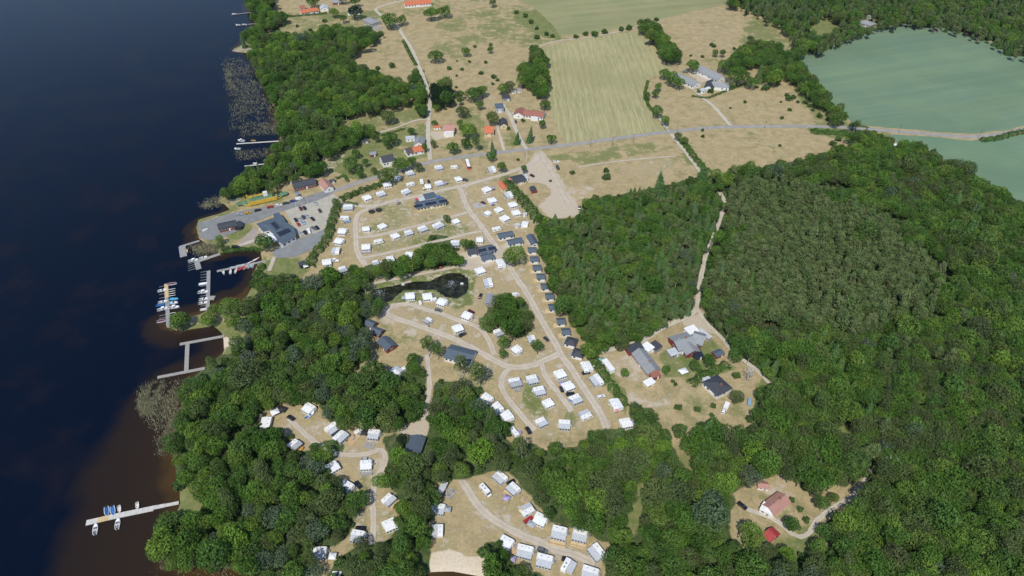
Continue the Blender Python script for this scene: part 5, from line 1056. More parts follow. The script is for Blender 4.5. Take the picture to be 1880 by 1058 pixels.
# cottage bottom right
H('cottage', 'cottage with a weathered red tiled roof and red chimney in the lower right clearing', 'cottage', (1412,932,1442,909), 6.4, 2.3, 1.7, WWALL, TILE_P, 5, 1)
shed('bright white roofed extension at the left end of the weathered cottage',1409,934,-30,5.0,4.4,2.3,WWALL,WHITE,cat='extension',name='extension',slope=.2)
shed('small white hut with a pale pink roof in the lower right clearing',1401,889,-8,4.4,3.6,2.3,WWALL,TILE_P,gable=True)
H('shed', 'shed with a bright crimson sheet roof beside the round tree', 'shed', (1412,972,1424,984), 6, 2.2, 1.4, RED, METRED, 2)
# piers and boats
bl = [(306,y,292,y+3) for y in (524,538,545,577,582)]; br = [(308,y,322,y-2.5) for y in (532,536,540,544,576,580)]
pier('grey pontoon pier with a yellow timber end and booms on both sides', [((305,521),(306,546),2.2,WOODL),((306,546),(309,598),2.2)], booms=bl+br, group='piers of the marina')
pier('middle pontoon pier with booms on its left and a small side raft', [((383,497),(381,570),2.2),((381,547),(394,547),3.6,WOODG)], booms=[(380,y,368,y+2) for y in (498,503,508,513,524,530,542,560,565)], group='piers of the marina')
pier('rental pier with red and white boats along both sides', [((398,498),(488,479),1.8)], group='piers of the marina')
pier('stepped pier with four booms beside the reed bed', [((404,466),(360,481),2.4,WOODG),((361,480),(365,494),3.2)], booms=[(359,y,345,y+4) for y in (481,485,489,493)], group='piers of the marina')
pier('pier with a square head and one wooden boat left of the reed bed', [((366,442),(330,453),1.8),((334,452),(337,471),4.2)], group='piers of the marina')
pier('upper bar of the H-shaped bathing pier off the sandy beach', [((330,632),(412,617),1.9),((344,632),(342,681),2.2),((289,693),(376,676),1.9)], WOODG, group='bathing piers')
pier('long pale pontoon pier with a tan section at the bottom left', [((158,960),(180,955),2.6),((180,955),(200,950),2.6,WOODL),((200,950),(282,933),2.6),((282,932),(302,928),1.9),((302,928),(328,923),1.6)], PONTL)
pier('thin pale pier with a round head off the shore wood', [((434,264),(512,259),1.4)], PONTL, group='piers along the shore wood')
pier('short thin pier below the shore wood', [((449,305),(486,301),1.2)], PONTL, group='piers along the shore wood')
pier('upper thin pier at the top shore', [((425,27),(468,22),1.4)], group='piers of the top shore')
pier('lower thin pier at the top shore', [((433,47),(472,43),1.2)], group='piers of the top shore')
pier('stone jetty at the narrow spit of the top shore', [((427,93),(462,90),3.5)], STONE)
RW = paint('boat_red', (.45, .04, .05), .35); BW = paint('boat_blue', (.03, .12, .3), .35); TANB = paint('boat_varnish', (.42, .26, .12), .4); MAR = paint('boat_maroon', (.14, .03, .06), .5); TQ = paint('boat_turquoise', (.10, .38, .60), .5)
g1 = 'boats in the marina'
for b_ in [(298,533,12,'day','white motor boat at the upper left of the yellow-ended pier'),(299,554,12,'day','white boat with dark cockpit, upper of the middle left pair at the yellow-ended pier'),(295,560,10,'cov','dark blue boat at the middle left of the yellow-ended pier',BW,BW),(299,567,14,'cab','white cabin boat on the left of the yellow-ended pier'),
 (297,589,10,'cov','white boat with maroon cover at the lower left of the yellow-ended pier',GRP,MAR),(316,521,8,'cov','maroon and white boat at the outer right corner of the yellow-ended pier',GRP,MAR),(319,549,2,'cov','turquoise boat on the right of the yellow-ended pier',TQ,TQ),(318,556,6,'day','white boat below the turquoise one on the yellow-ended pier',GRP,TQ),(319,564,6,'cab','white cabin boat lowest on the right of the yellow-ended pier'),
 (373,521,8,'cov','white boat uppermost at the middle pier',GRP,GRP),(373,536,4,'cab','white boat second from the top at the middle pier'),(374,549,6,'day','grey boat third from the top at the middle pier'),(373,556,6,'day','grey boat fourth from the top at the middle pier',GRP,COCK),(374,568,8,'row','white rowing boat lowest at the middle pier'),
 (410,500,-68,'row','white rowing boat outermost below the rental pier'),(423,499,84,'row','white rowing boat second below the rental pier'),(433,497,65,'row','white rowing boat third below the rental pier'),(443,493,26,'cov','red boat below the rental pier',RW,RW),(451,491,35,'row','white and red boat below the rental pier',GRP,RW),(459,489,35,'row','pale blue boat below the rental pier',GRP,TQ),(464,487,70,'row','pale boat nearest the shore below the rental pier',GRP,TQ),
 (429,489,8,'kay','white canoe lying left on the rental pier'),(440,486,10,'kay','white canoe lying in the middle of the rental pier'),(450,484,12,'kay','white canoe lying right on the rental pier'),(456,482,24,'kay','first red canoe on the rental pier',RW,GRP),(461,480,24,'kay','second red canoe on the rental pier',RW,GRP),(466,478,24,'kay','third red canoe on the rental pier',RW,GRP),(470,475,24,'kay','fourth red canoe on the rental pier',RW,GRP),
 (355,478,10,'cab','grey-blue cabin boat at the head of the stepped pier',GRP,COCK),(373,473,14,'day','white boat along the stepped pier'),(343,461,88,'row','varnished wooden boat beside the square-headed pier',TANB,WOODL),(376,422,20,'row','white dinghy on the slipway at the quay corner')]:
    zz = None if b_[1] != 422 else .15
    if b_[3] == 'kay': zz = .12
    boat(b_[0], b_[1], b_[2], b_[3], b_[4], b_[5] if len(b_) > 5 else None, b_[6] if len(b_) > 6 else None, g1, zz)
g2 = 'boats at the bottom left pier'
for b_ in [(196,939,-84,'cov','blue covered boat, leftmost above the long pale pier',GRP,BW),(207,938,-82,'cov','white boat with bright blue cover second above the long pale pier',GRP,CLOTHB),(219,935,-82,'row','white rowing boat third above the long pale pier'),(252,929,-86,'row','small white rowing boat nearest the shore above the long pale pier'),
 (175,971,84,'day','large white motor boat left below the long pale pier'),(216,961,82,'day','white motor boat right below the long pale pier'),]: boat(b_[0], b_[1], b_[2], b_[3], b_[4], b_[5] if len(b_) > 5 else None, b_[6] if len(b_) > 6 else None, g2)
for b_ in [(443,258,172,'cab','white cabin boat above the round-headed thin pier'),(465,258,176,'row','tan boat above the round-headed thin pier',TANB,WOODL),(436,273,176,'day','white boat below the round-headed thin pier'),(469,300,176,'row','white boat above the short thin pier'),
 (430,25.5,176,'day','white boat at the end of the upper thin pier'),(437,45.5,176,'day','left white boat at the lower thin pier of the top shore'),(449,45,176,'day','right white boat at the lower thin pier of the top shore'),(444,87,150,'row','white boat beside the stone jetty')]:
    boat(b_[0], b_[1], b_[2], b_[3], b_[4], b_[5] if len(b_) > 5 else None, b_[6] if len(b_) > 6 else None, 'boats along the north shore')
boat(614, 478, -8, 'cab', 'white cabin boat on a trailer beside the hedge column', z=.7)
boat(569, 762, 35, 'day', 'white boat with a blue stern on the ground of the lakeside clearing', GRP, CLOTHB, z=.3)
boat(551, 826, 42, 'row', 'orange-yellow rowing boat on the ground under the trees', paint('boat_orange', (.62, .30, .03), .5), paint('boat_orange_inside', (.55, .27, .04), .5), z=.2)
boat(1021, 297, 0, 'day', 'white boat on land by the entry yard verge', z=.3)
boat(432, 367, 20, 'row', 'pale turquoise dinghy on the grass left of the yellow ferry', paint('boat_pale', (.42, .6, .58), .5), COCK, z=.25)
# ================================================================== TREES
def leaves(P, Nn, size, seed, spread=.8, aspect=1.5):
    r = np.random.default_rng(seed); n = len(P)
    d = Nn + r.normal(0, spread, (n, 3)); d /= np.linalg.norm(d, axis=1, keepdims=True) + 1e-9
    a = np.cross(d, r.normal(0, 1, (n, 3))); a /= np.linalg.norm(a, axis=1, keepdims=True) + 1e-9; b_ = np.cross(d, a)
    s = (size * r.uniform(.65, 1.3, n))[:, None]
    k = aspect
    v = np.stack([P - a * s * k * .5, P - b_ * s * .5 + a * s * .1, P + a * s * k * .5, P + b_ * s * .5 - a * s * .1], 1)
    return v.reshape(-1, 3), np.arange(4 * n).reshape(n, 4)
def crown_b(seed, Rr=4.6, Ht=11.5, nl=15, nq=150, size=.50, flat=.85, low=.34):
    r = np.random.default_rng(seed); Cs = []; cz = Ht * (.5 + low * .5)
    hz = Ht * (1 - low) / 2
    for i in range(nl):
        a = i * 2.399 + r.uniform(-.4, .4); t = (i + .5) / nl; zz = 1 - 1.75 * t; q = math.sqrt(max(0, 1 - zz * zz)) * r.uniform(.5, .72)
        Cs.append((Rr * q * math.cos(a), Rr * q * math.sin(a), cz + hz * zz * .62, Rr * r.uniform(.26, .56), r.uniform(0, 1)))
    Vs = []; Ts = []; Fs = []; o = 0
    for i, (x, y, z, rr, tn) in enumerate(Cs):
        n = int(nq * (rr / (Rr * .4)) ** 1.6); u = r.normal(0, 1, (n * 2, 3)); u /= np.linalg.norm(u, axis=1, keepdims=True)
        u = u[(u[:, 2] > -.55) | (r.random(len(u)) < .25)][:n]
        u_ = u * np.array([1, 1, flat]); P = np.array([x, y, z]) + u_ * rr * r.uniform(.62, 1.2, (len(u), 1))
        ok = np.ones(len(P), bool)
        for j, (a_, b_, c_, r2, _) in enumerate(Cs):
            if j != i: ok &= (np.linalg.norm((P - np.array([a_, b_, c_])), axis=1) > r2 * .78)
        P = P[ok]; u = u[ok]
        if not len(P): continue
        v, f = leaves(P, u, size, seed * 31 + i); Vs.append(v); Fs.append(f + o); o += len(v)
        Ts.append(np.repeat(np.clip(tn * .6 + r.uniform(0, .4, len(P)), 0, 1), 4))
    return np.concatenate(Vs), np.concatenate(Fs), np.concatenate(Ts)
def crown_s(seed, Rr=3.1, Ht=13.5):
    r = np.random.default_rng(seed); P = []; D = []; L_ = []; nt_ = 17
    for k in range(nt_):
        t = k / (nt_ - 1); z = Ht * (.10 + .90 * t); q = Rr * (1 - t) ** .68 + .1; nb = max(4, int(15 * (1 - t) + 4)); a0 = r.uniform(0, 6)
        for j in range(nb):
            a = a0 + j * math.tau / nb + r.uniform(-.15, .15); L = q * r.uniform(.75, 1.12)
            P.append((a, z, L))
    V = []; F = []; T = []; o = 0
    for a, z, L in P:
        c, s = math.cos(a), math.sin(a); m = 3 if L > 1 else 1
        for i in range(m):
            t0, t1 = i / m, (i + 1) / m; w0 = .56 * (1 - t0 * .6) * (1 if L > 1 else .6) + .1; w1 = .56 * (1 - t1 * .75) * (1 if L > 1 else .3) + .03
            z0, z1 = z - L * .42 * t0 + r.uniform(-.12, .12), z - L * .42 * t1 - .1
            x0, x1 = L * t0, L * t1
            V += [(x0 * c - w0 * s, x0 * s + w0 * c, z0), (x0 * c + w0 * s, x0 * s - w0 * c, z0), (x1 * c + w1 * s, x1 * s - w1 * c, z1), (x1 * c - w1 * s, x1 * s + w1 * c, z1)]
            F.append((o, o + 1, o + 2, o + 3)); o += 4; T += [r.uniform(0, 1)] * 4
    return np.array(V), np.array(F), np.array(T)
def crown_p(seed, Rr=2.6, Ht=15): return crown_b(seed, Rr, Ht, 14, 84, .40, 1.05, .22)
def trunk_mb(Ht, r0, seed, top=.8, limbs=4):
    r = random.Random(seed); m = MB(); p = Vector((0, 0, -.3)); q = Vector((r.uniform(-.3, .3), r.uniform(-.3, .3), Ht * .45)); t = Vector((q.x * 1.5, q.y * 1.5, Ht * top))
    m.tube(p, q, r0, r0 * .7, 7); m.tube(q, t, r0 * .7, r0 * .2, 6)
    for i in range(limbs):
        a = r.uniform(0, 6.28); h = r.uniform(.35, .65); s = q if h > .45 else q * (h / .45); s = Vector((q.x, q.y, Ht * h)); e = s + Vector((math.cos(a), math.sin(a), r.uniform(.6, 1.1))) * Ht * .2
        m.tube(s, e, r0 * .4, r0 * .1, 5)
    return m
def treemesh(kind, seed):
    if kind == 'b': V, F, T = crown_b(seed, random.uniform(4.2, 5.0), random.uniform(10.5, 13)); tm = trunk_mb(11, .30, seed); lm, bm = LEAF, BARKM
    elif kind == 'k': V, F, T = crown_b(seed, 3.1, 14, 13, 80, .42, 1.1, .28); tm = trunk_mb(14, .2, seed); lm, bm = BIRCHL, BARKB
    elif kind == 'p': V, F, T = crown_p(seed, random.uniform(2.15, 2.5), random.uniform(13, 15)); tm = trunk_mb(14.5, .22, seed, .85, 2); lm, bm = PINEL, BARKP
    elif kind == 's': V, F, T = crown_s(seed, random.uniform(2.7, 3.4), random.uniform(11.5, 14)); tm = trunk_mb(12, .22, seed, .95, 0); lm, bm = SPRL, BARKM
    elif kind == 'd': V, F, T = crown_b(seed, 4.4, 11, 12, 140, .5); tm = trunk_mb(10, .3, seed); lm, bm = DARKL, BARKM
    elif kind in 'yog': V, F, T = crown_b(seed, random.uniform(4.0, 4.8), random.uniform(11, 13), 14, 140 if kind != 'g' else 110, .46); tm = trunk_mb(11, .28, seed); lm, bm = {'y': YELL, 'o': OLIL, 'g': GRYL}[kind], BARKM
    elif kind == 'h': V, F, T = crown_b(seed, 1.6, 2.6, 7, 60, .42, .9, .0); tm = trunk_mb(2.2, .08, seed, .8, 3); lm, bm = SHRUBL, BARKM
    n = len(F)
    crown = npmesh('crown', V, F, [lm], [('tone', 'FLOAT', 'POINT', T.astype(np.float32))])
    trunk = tm.mesh('trunk', bm)
    # the same two in one mesh, for the mass of the wood
    tv = np.array([tuple(v) for v in tm.v]); tf = [f for f in tm.f if len(f) == 4]; tf = np.array(tf)
    j = npmesh('tree', np.concatenate([V, tv]), np.concatenate([F, tf + len(V)]), [lm, bm], [('tone', 'FLOAT', 'POINT', np.concatenate([T, np.full(len(tv), .5)]).astype(np.float32))])
    mi = np.zeros(n + len(tf), np.int32); mi[n:] = 1; j.polygons.foreach_set('material_index', mi)
    return crown, trunk, j
KN = {'y': 2, 'o': 2, 'g': 2, 'b': 7, 'k': 3, 'p': 5, 's': 4, 'd': 2, 'h': 3}
TM = {k: [treemesh(k, 100 + i * 7 + ord(k)) for i in range(n)] for k, n in KN.items()}
HGT = {'y': 12, 'o': 12, 'g': 12, 'b': 11.7, 'k': 14, 'p': 14.5, 's': 13, 'd': 11, 'h': 2.6}; RAD = {'y': 4.4, 'o': 4.4, 'g': 4.4, 'b': 4.6, 'k': 3.1, 'p': 2.35, 's': 3.05, 'd': 4.4, 'h': 1.6}
NAMES = {'y': ('maple_tree', 'bright leafy tree'), 'o': ('oak_tree', 'olive leafy tree'), 'g': ('willow_tree', 'silvery leafy tree'), 'b': ('broadleaf_tree', 'leafy tree'), 'k': ('birch_tree', 'birch'), 'p': ('pine_tree', 'pine'), 's': ('spruce_tree', 'spruce'), 'd': ('copper_beech', 'dark leafed tree'), 'h': ('bush', 'bush')}
CZ = {'y': .62, 'o': .62, 'g': .62, 'b': .62, 'k': .62, 'p': .68, 's': .45, 'd': .6, 'h': .5}
def place_tree(kind, X, Y, s, label, cat, group=None, v=None, sz=None, z=0, tilt=0):
    cr, tr, _ = TM[kind][random.randrange(KN[kind]) if v is None else v % KN[kind]]
    r = empty(NAMES[kind][0], X, Y, z, random.uniform(0, 6.28)); r.scale = (s * random.uniform(.85, 1.12), s * random.uniform(.85, 1.12), sz or s); r.rotation_euler = (random.uniform(-.12, .12), random.uniform(-.12, .12), random.uniform(0, 6.28))
    link('trunk', tr, r); link('crown', cr, r); tag(r, label, cat, group); return r
# ---- trees and bushes that stand alone: (x, y of the crown in the photo, radius in photo pixels, kind, what it stands by, height factor)
SOLO = [(945,470,18,'b','beside the straight gravel road and the cabin column'),(994,402,11,'b','at the lower end of the long hedge'),(925,628,11,'b','below the central grove, left one'),(925,650,8,'b','beside the white caravan under the grove'),(987,637,12,'b','at the road bend below the grove'),
 (785,634,11,'k','upper birch by the wash house'),(802,641,10,'k','lower birch by the wash house'),(848,668,14,'k','birch in front of the slate-roofed wash house'),(880,682,15,'k','grey-green tree at the bend of the ring road'),(762,659,14,'b','round tree right of the lone caravan'),
 (484,446,17,'b','dark tree beside the harbour restaurant'),(403,440,7,'b','at the lawn behind the reed bed'),(405,452,7,'b','at the channel end of the harbour lawn'),(821,401,6,'b','small bright tree between two island caravans'),(853,450,10,'b','left of the service building'),(866,449,8,'b','right of the covered caravan by the service building'),
 (644,301,16,'b','in the garden left of the black-roofed house'),(672,298,7,'b','round bush-like tree in front of the black-roofed house'),(655,281,8,'b','small tree on the lawn above the garden tree'),(688,313,6,'b','beside the drive of the black-roofed house'),(658,318,8,'b','above the roadside hedge bend'),
 (712,214,14,'b','round tree in the shore meadow'),(716,254,14,'b','fruit tree group in the garden'),(712,266,7,'b','small tree below the fruit trees'),(755,241,7,'b','above the white lane garage'),(780,271,6,'b','beside the orange-tiled house'),(689,254,7,'b','at the meadow edge of the shore wood'),
 (710,320,18,'b','big tree beside the public road bend'),(737,302,15,'b','right neighbour of the roadside big tree'),(757,296,8,'b','thin tree right of the roadside pair'),(768,307,8,'b','low tree on the road verge'),
 (848,204,12,'b','in the orchard of the two-storey house'),(843,174,9,'b','upper hedge tree of the orchard'),(844,186,6,'b','small tree in the orchard row'),(870,172,15,'b','large tree on the upper garden edge'),(886,167,11,'b','right neighbour of the upper garden tree'),(880,193,8,'b','dark small tree on the gravel lawn'),
 (860,240,15,'b','wide round tree left of the orange-roofed house'),(855,262,10,'b','below the wide round tree'),(834,272,10,'b','near the road left of the garden'),(876,259,8,'k','pale young tree in the garden by the road'),(846,227,7,'b','small tree beside the two-storey house'),
 (902,217,13,'b','olive tree behind the cream house'),(797,226,6,'b','beside the orange outbuilding'),(796,264,6,'b','narrow dark tree on the lane side'),(921,163,10,'b','tall tree by the black carport'),(936,158,11,'b','behind the two grey playhouses'),(981,168,6,'b','right of the playhouses'),(949,254,6,'s','narrow dark tree along the drive'),(972,247,8,'s','narrow dark tree in the dry garden'),(995,228,7,'b','bush tree in the dry garden'),
 (1012,254,9,'b','at the dry garden corner by the road'),(1000,191,9,'b','beside the striped field and the house'),(905,272,8,'s','tall dark tree at the camp corner'),(903,287,8,'b','under the tall dark tree at the camp corner'),(920,306,10,'b','right of the big grey awning'),(961,311,6,'b','small dark tree behind the reception hut'),
 (798,102,13,'b','lone tree in the lane meadow, largest'),(855,94,8,'b','lone tree in the middle of the lane meadow'),(900,91,5,'b','small tree on the meadow wall, lower'),(901,83,4,'b','small tree on the meadow wall, upper'),(791,24,13,'b','left of the pair below the orange farmhouse'),(816,19,12,'b','right of the pair below the orange farmhouse'),
 (906,4,7,'b','dark tree at the top edge of the meadow'),(716,36,15,'b','dark tree at the lane beside the grey patio house'),(738,35,10,'b','right of the dark lane tree'),(650,22,13,'d','dark round tree hiding the white house'),(612,22,9,'b','small tree on the shore lawn'),(630,33,8,'b','dark tree on the shore meadow'),(652,2,9,'b','at the very top above the lane'),(575,1,13,'b','behind the orange-roofed shore house'),(628,-2,8,'b','at the top edge behind the barn'),
 (1272,119,14,'b','between the two farm barns'),(1221,134,11,'b','left of the left barn'),(1232,143,12,'b','close against the left barn'),(1249,154,10,'b','in front of the left barn'),(1210,160,7,'b','in the farm field near the barn, upper'),(1205,171,7,'b','in the farm field near the barn, lower'),(1187,174,7,'b','at the striped field edge'),
 (1209,204,11,'b','on the bank of the striped field'),(1223,222,8,'b','above the stone heap by the road'),(1356,137,18,'b','large round tree right of the barns'),(1396,135,14,'s','dark conifer in the belt behind the farm'),(1327,121,11,'b','behind the right barn'),(1378,152,10,'b','low tree below the dark conifer'),(1377,72,7,'b','in the upper dry pasture'),
 (1221,67,6,'b','small tree at the pasture corner'),(1313,96,6,'b','left of the pasture pair'),(1326,98,6,'b','right of the pasture pair'),(1256,258,7,'b','at the branch of the forest lane'),(1246,250,6,'b','beside the public road fork'),(1213,342,17,'s','tall spruce sticking out of the plantation edge',1.0),(1290,326,16,'s','big grey spruce where the lane enters the wood',1.0),
 (1225,680,9,'b','in the farmhouse garden'),(1276,672,11,'b','left of the two garden trees by the conservatory'),(1300,662,12,'b','right of the two garden trees by the conservatory'),(1351,731,12,'b','narrow tree right of the white car'),(1350,652,14,'b','at the lane edge right of the small red shed'),(1147,684,9,'b','end of the green hedge by the trailer hut'),
 (1190,735,0,'b',''),(1246,790,15,'b','lone dark tree on the meadow edge'),(1246,748,9,'h','olive bush on the dry meadow'),(1280,752,7,'h','right olive bush on the dry meadow'),(1352,690,9,'h','brown round bush by the black hipped house'),
 (1381,981,25,'b','perfectly round tree beside the crimson shed'),(1511,925,13,'b','round tree by the track curve'),(1531,914,10,'b','narrow hedge tree by the track'),(1453,964,13,'b','in the garden below the cottage'),(1470,935,7,'h','small bush in the cottage garden'),(1455,918,6,'h','bush at the right gable of the cottage'),(1480,955,8,'h','bush on the cottage rockery'),
 (1500,1005,15,'b','dark tree at the lower right yard corner'),(330,590,15,'b','left tree of the breakwater'),(322,596,11,'b','small left tree of the breakwater'),(341,586,10,'b','bright tree in the middle of the breakwater'),(379,588,13,'b','tree at the foot of the middle pier'),(394,572,12,'b','right tree of the breakwater'),(422,565,19,'b','large tree at the bathing beach'),(430,590,16,'b','lower neighbour of the beach tree'),
 (597,832,15,'b','leafy tree in the middle of the clearing road'),(741,806,10,'d','dark tree beside the slate-roofed hut'),(616,372,8,'b','round hedge tree at the car park entrance'),(430,372,0,'b','')]
SOLO += [(1095,928,27,'y','above the two deck caravans'),(1310,948,36,'g','left of the lower right clearing'),(452,690,34,'o','broad crown in the lakeside wood'),(430,1000,30,'y','at the lower left shore point'),(700,882,15,'y','at the bend of the narrow beach track'),(738,845,22,'y','below the slate-roofed hut'),(1388,832,26,'y','above the pink-roofed hut'),(1340,888,22,'y','at the upper left of the cottage clearing'),
 (640,662,15,'g','at the edge below the red cabins'),(604,706,14,'g','pale, in the lakeside wood'),(1112,902,28,'o','in the middle foreground wood, left'),(1165,850,30,'o','in the middle foreground wood, upper'),(1205,905,28,'o','in the middle foreground wood, right'),(560,852,15,'g','pale, in the lower left wood'),(880,830,26,'y','left of the lower loop'),(1430,770,26,'b','at the wood corner beside the light blue van'),(1040,905,26,'b','above the red car')]
SOLO += [(x, y, r_, 'h', t) for x, y, r_, t in [(862,113,4,'in the dry lane meadow'),(839,112,2.5,'in the dry lane meadow'),(891,114,4,'in the dry lane meadow'),(825,125,5,'in the dry lane meadow'),(848,127,4,'in the dry lane meadow'),(884,134,5,'in the dry lane meadow'),(906,141,6,'grey-green, in the lane meadow'),(914,147,4,'in the dry lane meadow'),(905,154,4,'in the dry lane meadow'),(838,139,3,'in the dry lane meadow'),(838,160,3,'in the dry lane meadow'),(872,85,4,'on the meadow wall line'),
 (817,200,4,'in the garden meadow east of the lane'),(934,236,5,'beside the drive'),(960,221,5,'in front of the long house'),(948,22,5,'in the green meadow hollow'),(965,28,6,'in the green meadow hollow'),(975,40,6,'in the green meadow hollow'),(985,52,5,'in the green meadow hollow'),(1004,62,6,'in the green meadow hollow'),(1014,66,5,'in the green meadow hollow'),(985,68,6,'in the green meadow hollow'),
 (1058,67,6,'on the field boundary wall'),(1075,62,6,'on the field boundary wall'),(1092,62,8,'on the field boundary wall'),(1110,58,7,'on the field boundary wall'),(1140,53,6,'on the field boundary wall'),(1155,51,7,'on the field boundary wall'),(1205,36,5,'on the pasture boundary'),
 (1306,82,5,'in the upper pasture'),(1310,84,5,'in the upper pasture'),(1348,89,4,'in the upper pasture'),(1268,102,3,'in the upper pasture'),(1290,104,4,'in the upper pasture'),
 (1408,161,7,'in the farm pasture by the belt'),(1400,163,5,'in the farm pasture by the belt'),(1390,160,4,'in the farm pasture by the belt'),(1425,157,5,'in the farm pasture by the belt'),(1449,180,8,'in the bush cluster of the farm pasture'),(1456,178,6,'in the bush cluster of the farm pasture'),(1444,174,5,'in the bush cluster of the farm pasture'),(1465,187,4,'in the farm pasture'),(1434,187,3,'in the farm pasture'),
 (1368,187,4,'alone in the farm pasture'),(1449,201,5,'alone in the farm pasture'),(1480,188,6,'at the belt side of the pasture'),(1487,194,5,'at the belt side of the pasture'),(1497,193,6,'at the belt side of the pasture'),(1436,216,5,'near the road in the pasture'),(1493,202,4,'at the belt side of the pasture'),(1505,212,7,'at the belt side of the pasture'),(1522,218,7,'at the belt side of the pasture'),(1341,198,3,'beside the farm drive'),
 (1290,239,4,'on the public road verge'),(1290,250,5,'in the dry field below the road'),(1432,267,4,'in the dry field below the road'),(1530,263,8,'at the forest edge below the road'),(1540,255,7,'at the forest edge below the road'),(1342,158,7,'beside the farmhouse'),(1304,167,7,'beside the farm drive'),(1285,167,5,'beside the farm garage'),
 (570,55,5,'in the shore meadow'),(595,38,5,'in the shore meadow'),(545,48,4,'in the shore meadow'),(693,125,5,'in the wood meadow'),(720,120,7,'in the wood meadow'),(1010,332,3,'in the entry yard'),(1115,325,9,'green patch bush in the dry lot'),(1050,317,6,'in the dry lot'),(1112,313,7,'in the dry lot'),(951,293,4,'at the flagpole triangle'),
 (1310,745,6,'on the dry meadow'),(1307,762,6,'on the dry meadow'),(1235,700,5,'on the farmhouse meadow'),(1240,705,5,'on the farmhouse meadow'),(1376,770,8,'by the wood edge on the dry meadow'),(1400,672,0,'')] if r_ > 0]
def dead_tree(x, y, h, label):
    X, Y = G(x, y, h * .5); r = empty('dead_tree', X, Y, 0, .4); t = MB(); t.tube((0, 0, 0), (0, 0, h * .4), .35, .28, 7); t.tube((0, 0, h * .4), (.6, .3, h * .8), .28, .08, 6); t.build('trunk', BARKB, r); m = MB(); rr = random.Random(5)
    for k in range(26):
        a = rr.uniform(0, 6.28); z = h * rr.uniform(.25, .75); e = Vector((math.cos(a) * h * .3, math.sin(a) * h * .3, z + h * rr.uniform(.1, .35))); m.tube((0, 0, z), e, .12, .04, 5)
        for j in range(3): q = Vector((0, 0, z)).lerp(e, rr.uniform(.4, .9)); m.tube(q, q + Vector((rr.uniform(-1, 1), rr.uniform(-1, 1), rr.uniform(.2, 1))) * h * .12, .06, .02, 4)
    m.build('branches', BARKB, r); tag(r, label, 'dead tree')
dead_tree(1375, 688, 10, 'bare white dead tree standing right of the brown bush at the lane')
dead_tree(1632, 857, 10, 'bare pale dead tree in the forest right of the lower clearing')
for x, y, rp, k, txt, *hf in [q for q in SOLO if q[2] > 0]:
    hh = HGT[k]; X, Y = G(x, y, 2); d = Y * CP + HC * SP; rm = rp * d / FPX * 1.02; s = rm / RAD[k]
    sz = min(s, 1.25) if k in 'bdyog' else s
    if k in 'bdyog': sz = max(.55 * s + .3, s * .62) if s < 1.5 else s * .72
    if k == 's' and s > 2.0: s = 1.9; sz = 1.5
    if k == 'h': s *= .85; sz = s * .85
    X, Y = G(x, y, hh * sz * CZ[k]); size = 'large ' if rp > 14 else ('small ' if rp < 8 else '')
    place_tree(k, X, Y, s, f'{size}green {NAMES[k][1]} {txt}' if k != 'd' else f'{txt}', NAMES[k][1] if k != 'd' else 'tree', None, sz=sz)
    if k != 'h': OCC.append((x, y, -rp * .5))
# ---- hedges: leafy strips
def hedge(label, pts, w_, h, seed, mat=None, dens=5.5, size=.5):
    g_ = [G(*p, h * .5) for p in pts]; r = np.random.default_rng(seed); P = []; Nn = []
    for a, b_ in zip(g_[:-1], g_[1:]):
        L = math.dist(a, b_); n = int(L * dens * (w_ + 2 * h)); ux, uy = (b_[0] - a[0]) / L, (b_[1] - a[1]) / L
        t = r.random(n) * L; th = r.uniform(-.15, math.pi + .15, n); wob = 1 + .28 * np.sin(t * .9 + seed) * r.uniform(.6, 1, n) + r.uniform(-.18, .12, n)
        q = np.cos(th) * w_ / 2 * wob; z = np.abs(np.sin(th)) ** .6 * h * wob
        P.append(np.stack([a[0] + ux * t - uy * q, a[1] + uy * t + ux * q, z], -1)); Nn.append(np.stack([-uy * np.cos(th), ux * np.cos(th), np.sin(th)], -1))
    P = np.concatenate(P); Nn = np.concatenate(Nn); c = P.mean(0); c[2] = 0
    V, F = leaves(P - c, Nn, size, seed, .7)
    T = np.repeat(np.clip(vnoise(P[:, 0], P[:, 1], 3.5, 3) * .7 + r.uniform(0, .3, len(P)), 0, 1), 4)
    o = link('hedge', npmesh('hedge', V, F, [mat or HEDGEL], [('tone', 'FLOAT', 'POINT', T.astype(np.float32))])); o.location = c
    tag(o, label, 'hedge')
    for a, b_ in zip(pts[:-1], pts[1:]): occ(*a, .5); occ(*b_, .5)
hedge('long tall hedge between the eastern caravans and the entry yard', [(926,329),(942,348),(960,366),(976,385),(990,405)], 7, 4.5, 1)
hedge('dark trimmed hedge along the public road above the caravans', [(624,366),(650,355),(674,346),(690,342),(706,334)], 5, 3.2, 2)
hedge('tall hedge between the car park and the camp', [(618,378),(612,398),(606,414),(604,430),(592,450),(574,468),(568,490)], 5.5, 3.6, 3)
hedge('low clipped hedge at the car park entrance', [(630,371),(658,375)], 1.8, 1.2, 4)
hedge('wide bright green hedge between camp and the eastern farmhouses', [(1087,652),(1104,680),(1120,705),(1136,725),(1150,748)], 5, 2.2, 5)
hedge('low hedge bending round the farmhouse garden above the black-roofed house', [(1266,706),(1290,690),(1310,680),(1336,668)], 5, 2.2, 6)
hedge('thin hedge along the shore meadow path', [(697,249),(720,243),(744,236)], 2, 1.4, 7)
hedge('dark hedge of the roadside garden', [(616,328),(632,322),(640,334)], 2.2, 1.6, 8)
hedge('verge hedge beside the forest lane', [(1250,256),(1262,270),(1275,288),(1290,306),(1302,316)], 5, 2.2, 9)
hedge('green verge hedge between road and dry field', [(1488,240),(1510,242),(1535,243),(1556,246)], 7, 2.4, 10)
hedge('hedge along the far bend of the public road', [(1800,257),(1830,254),(1856,246),(1884,240)], 5, 2.4, 11)
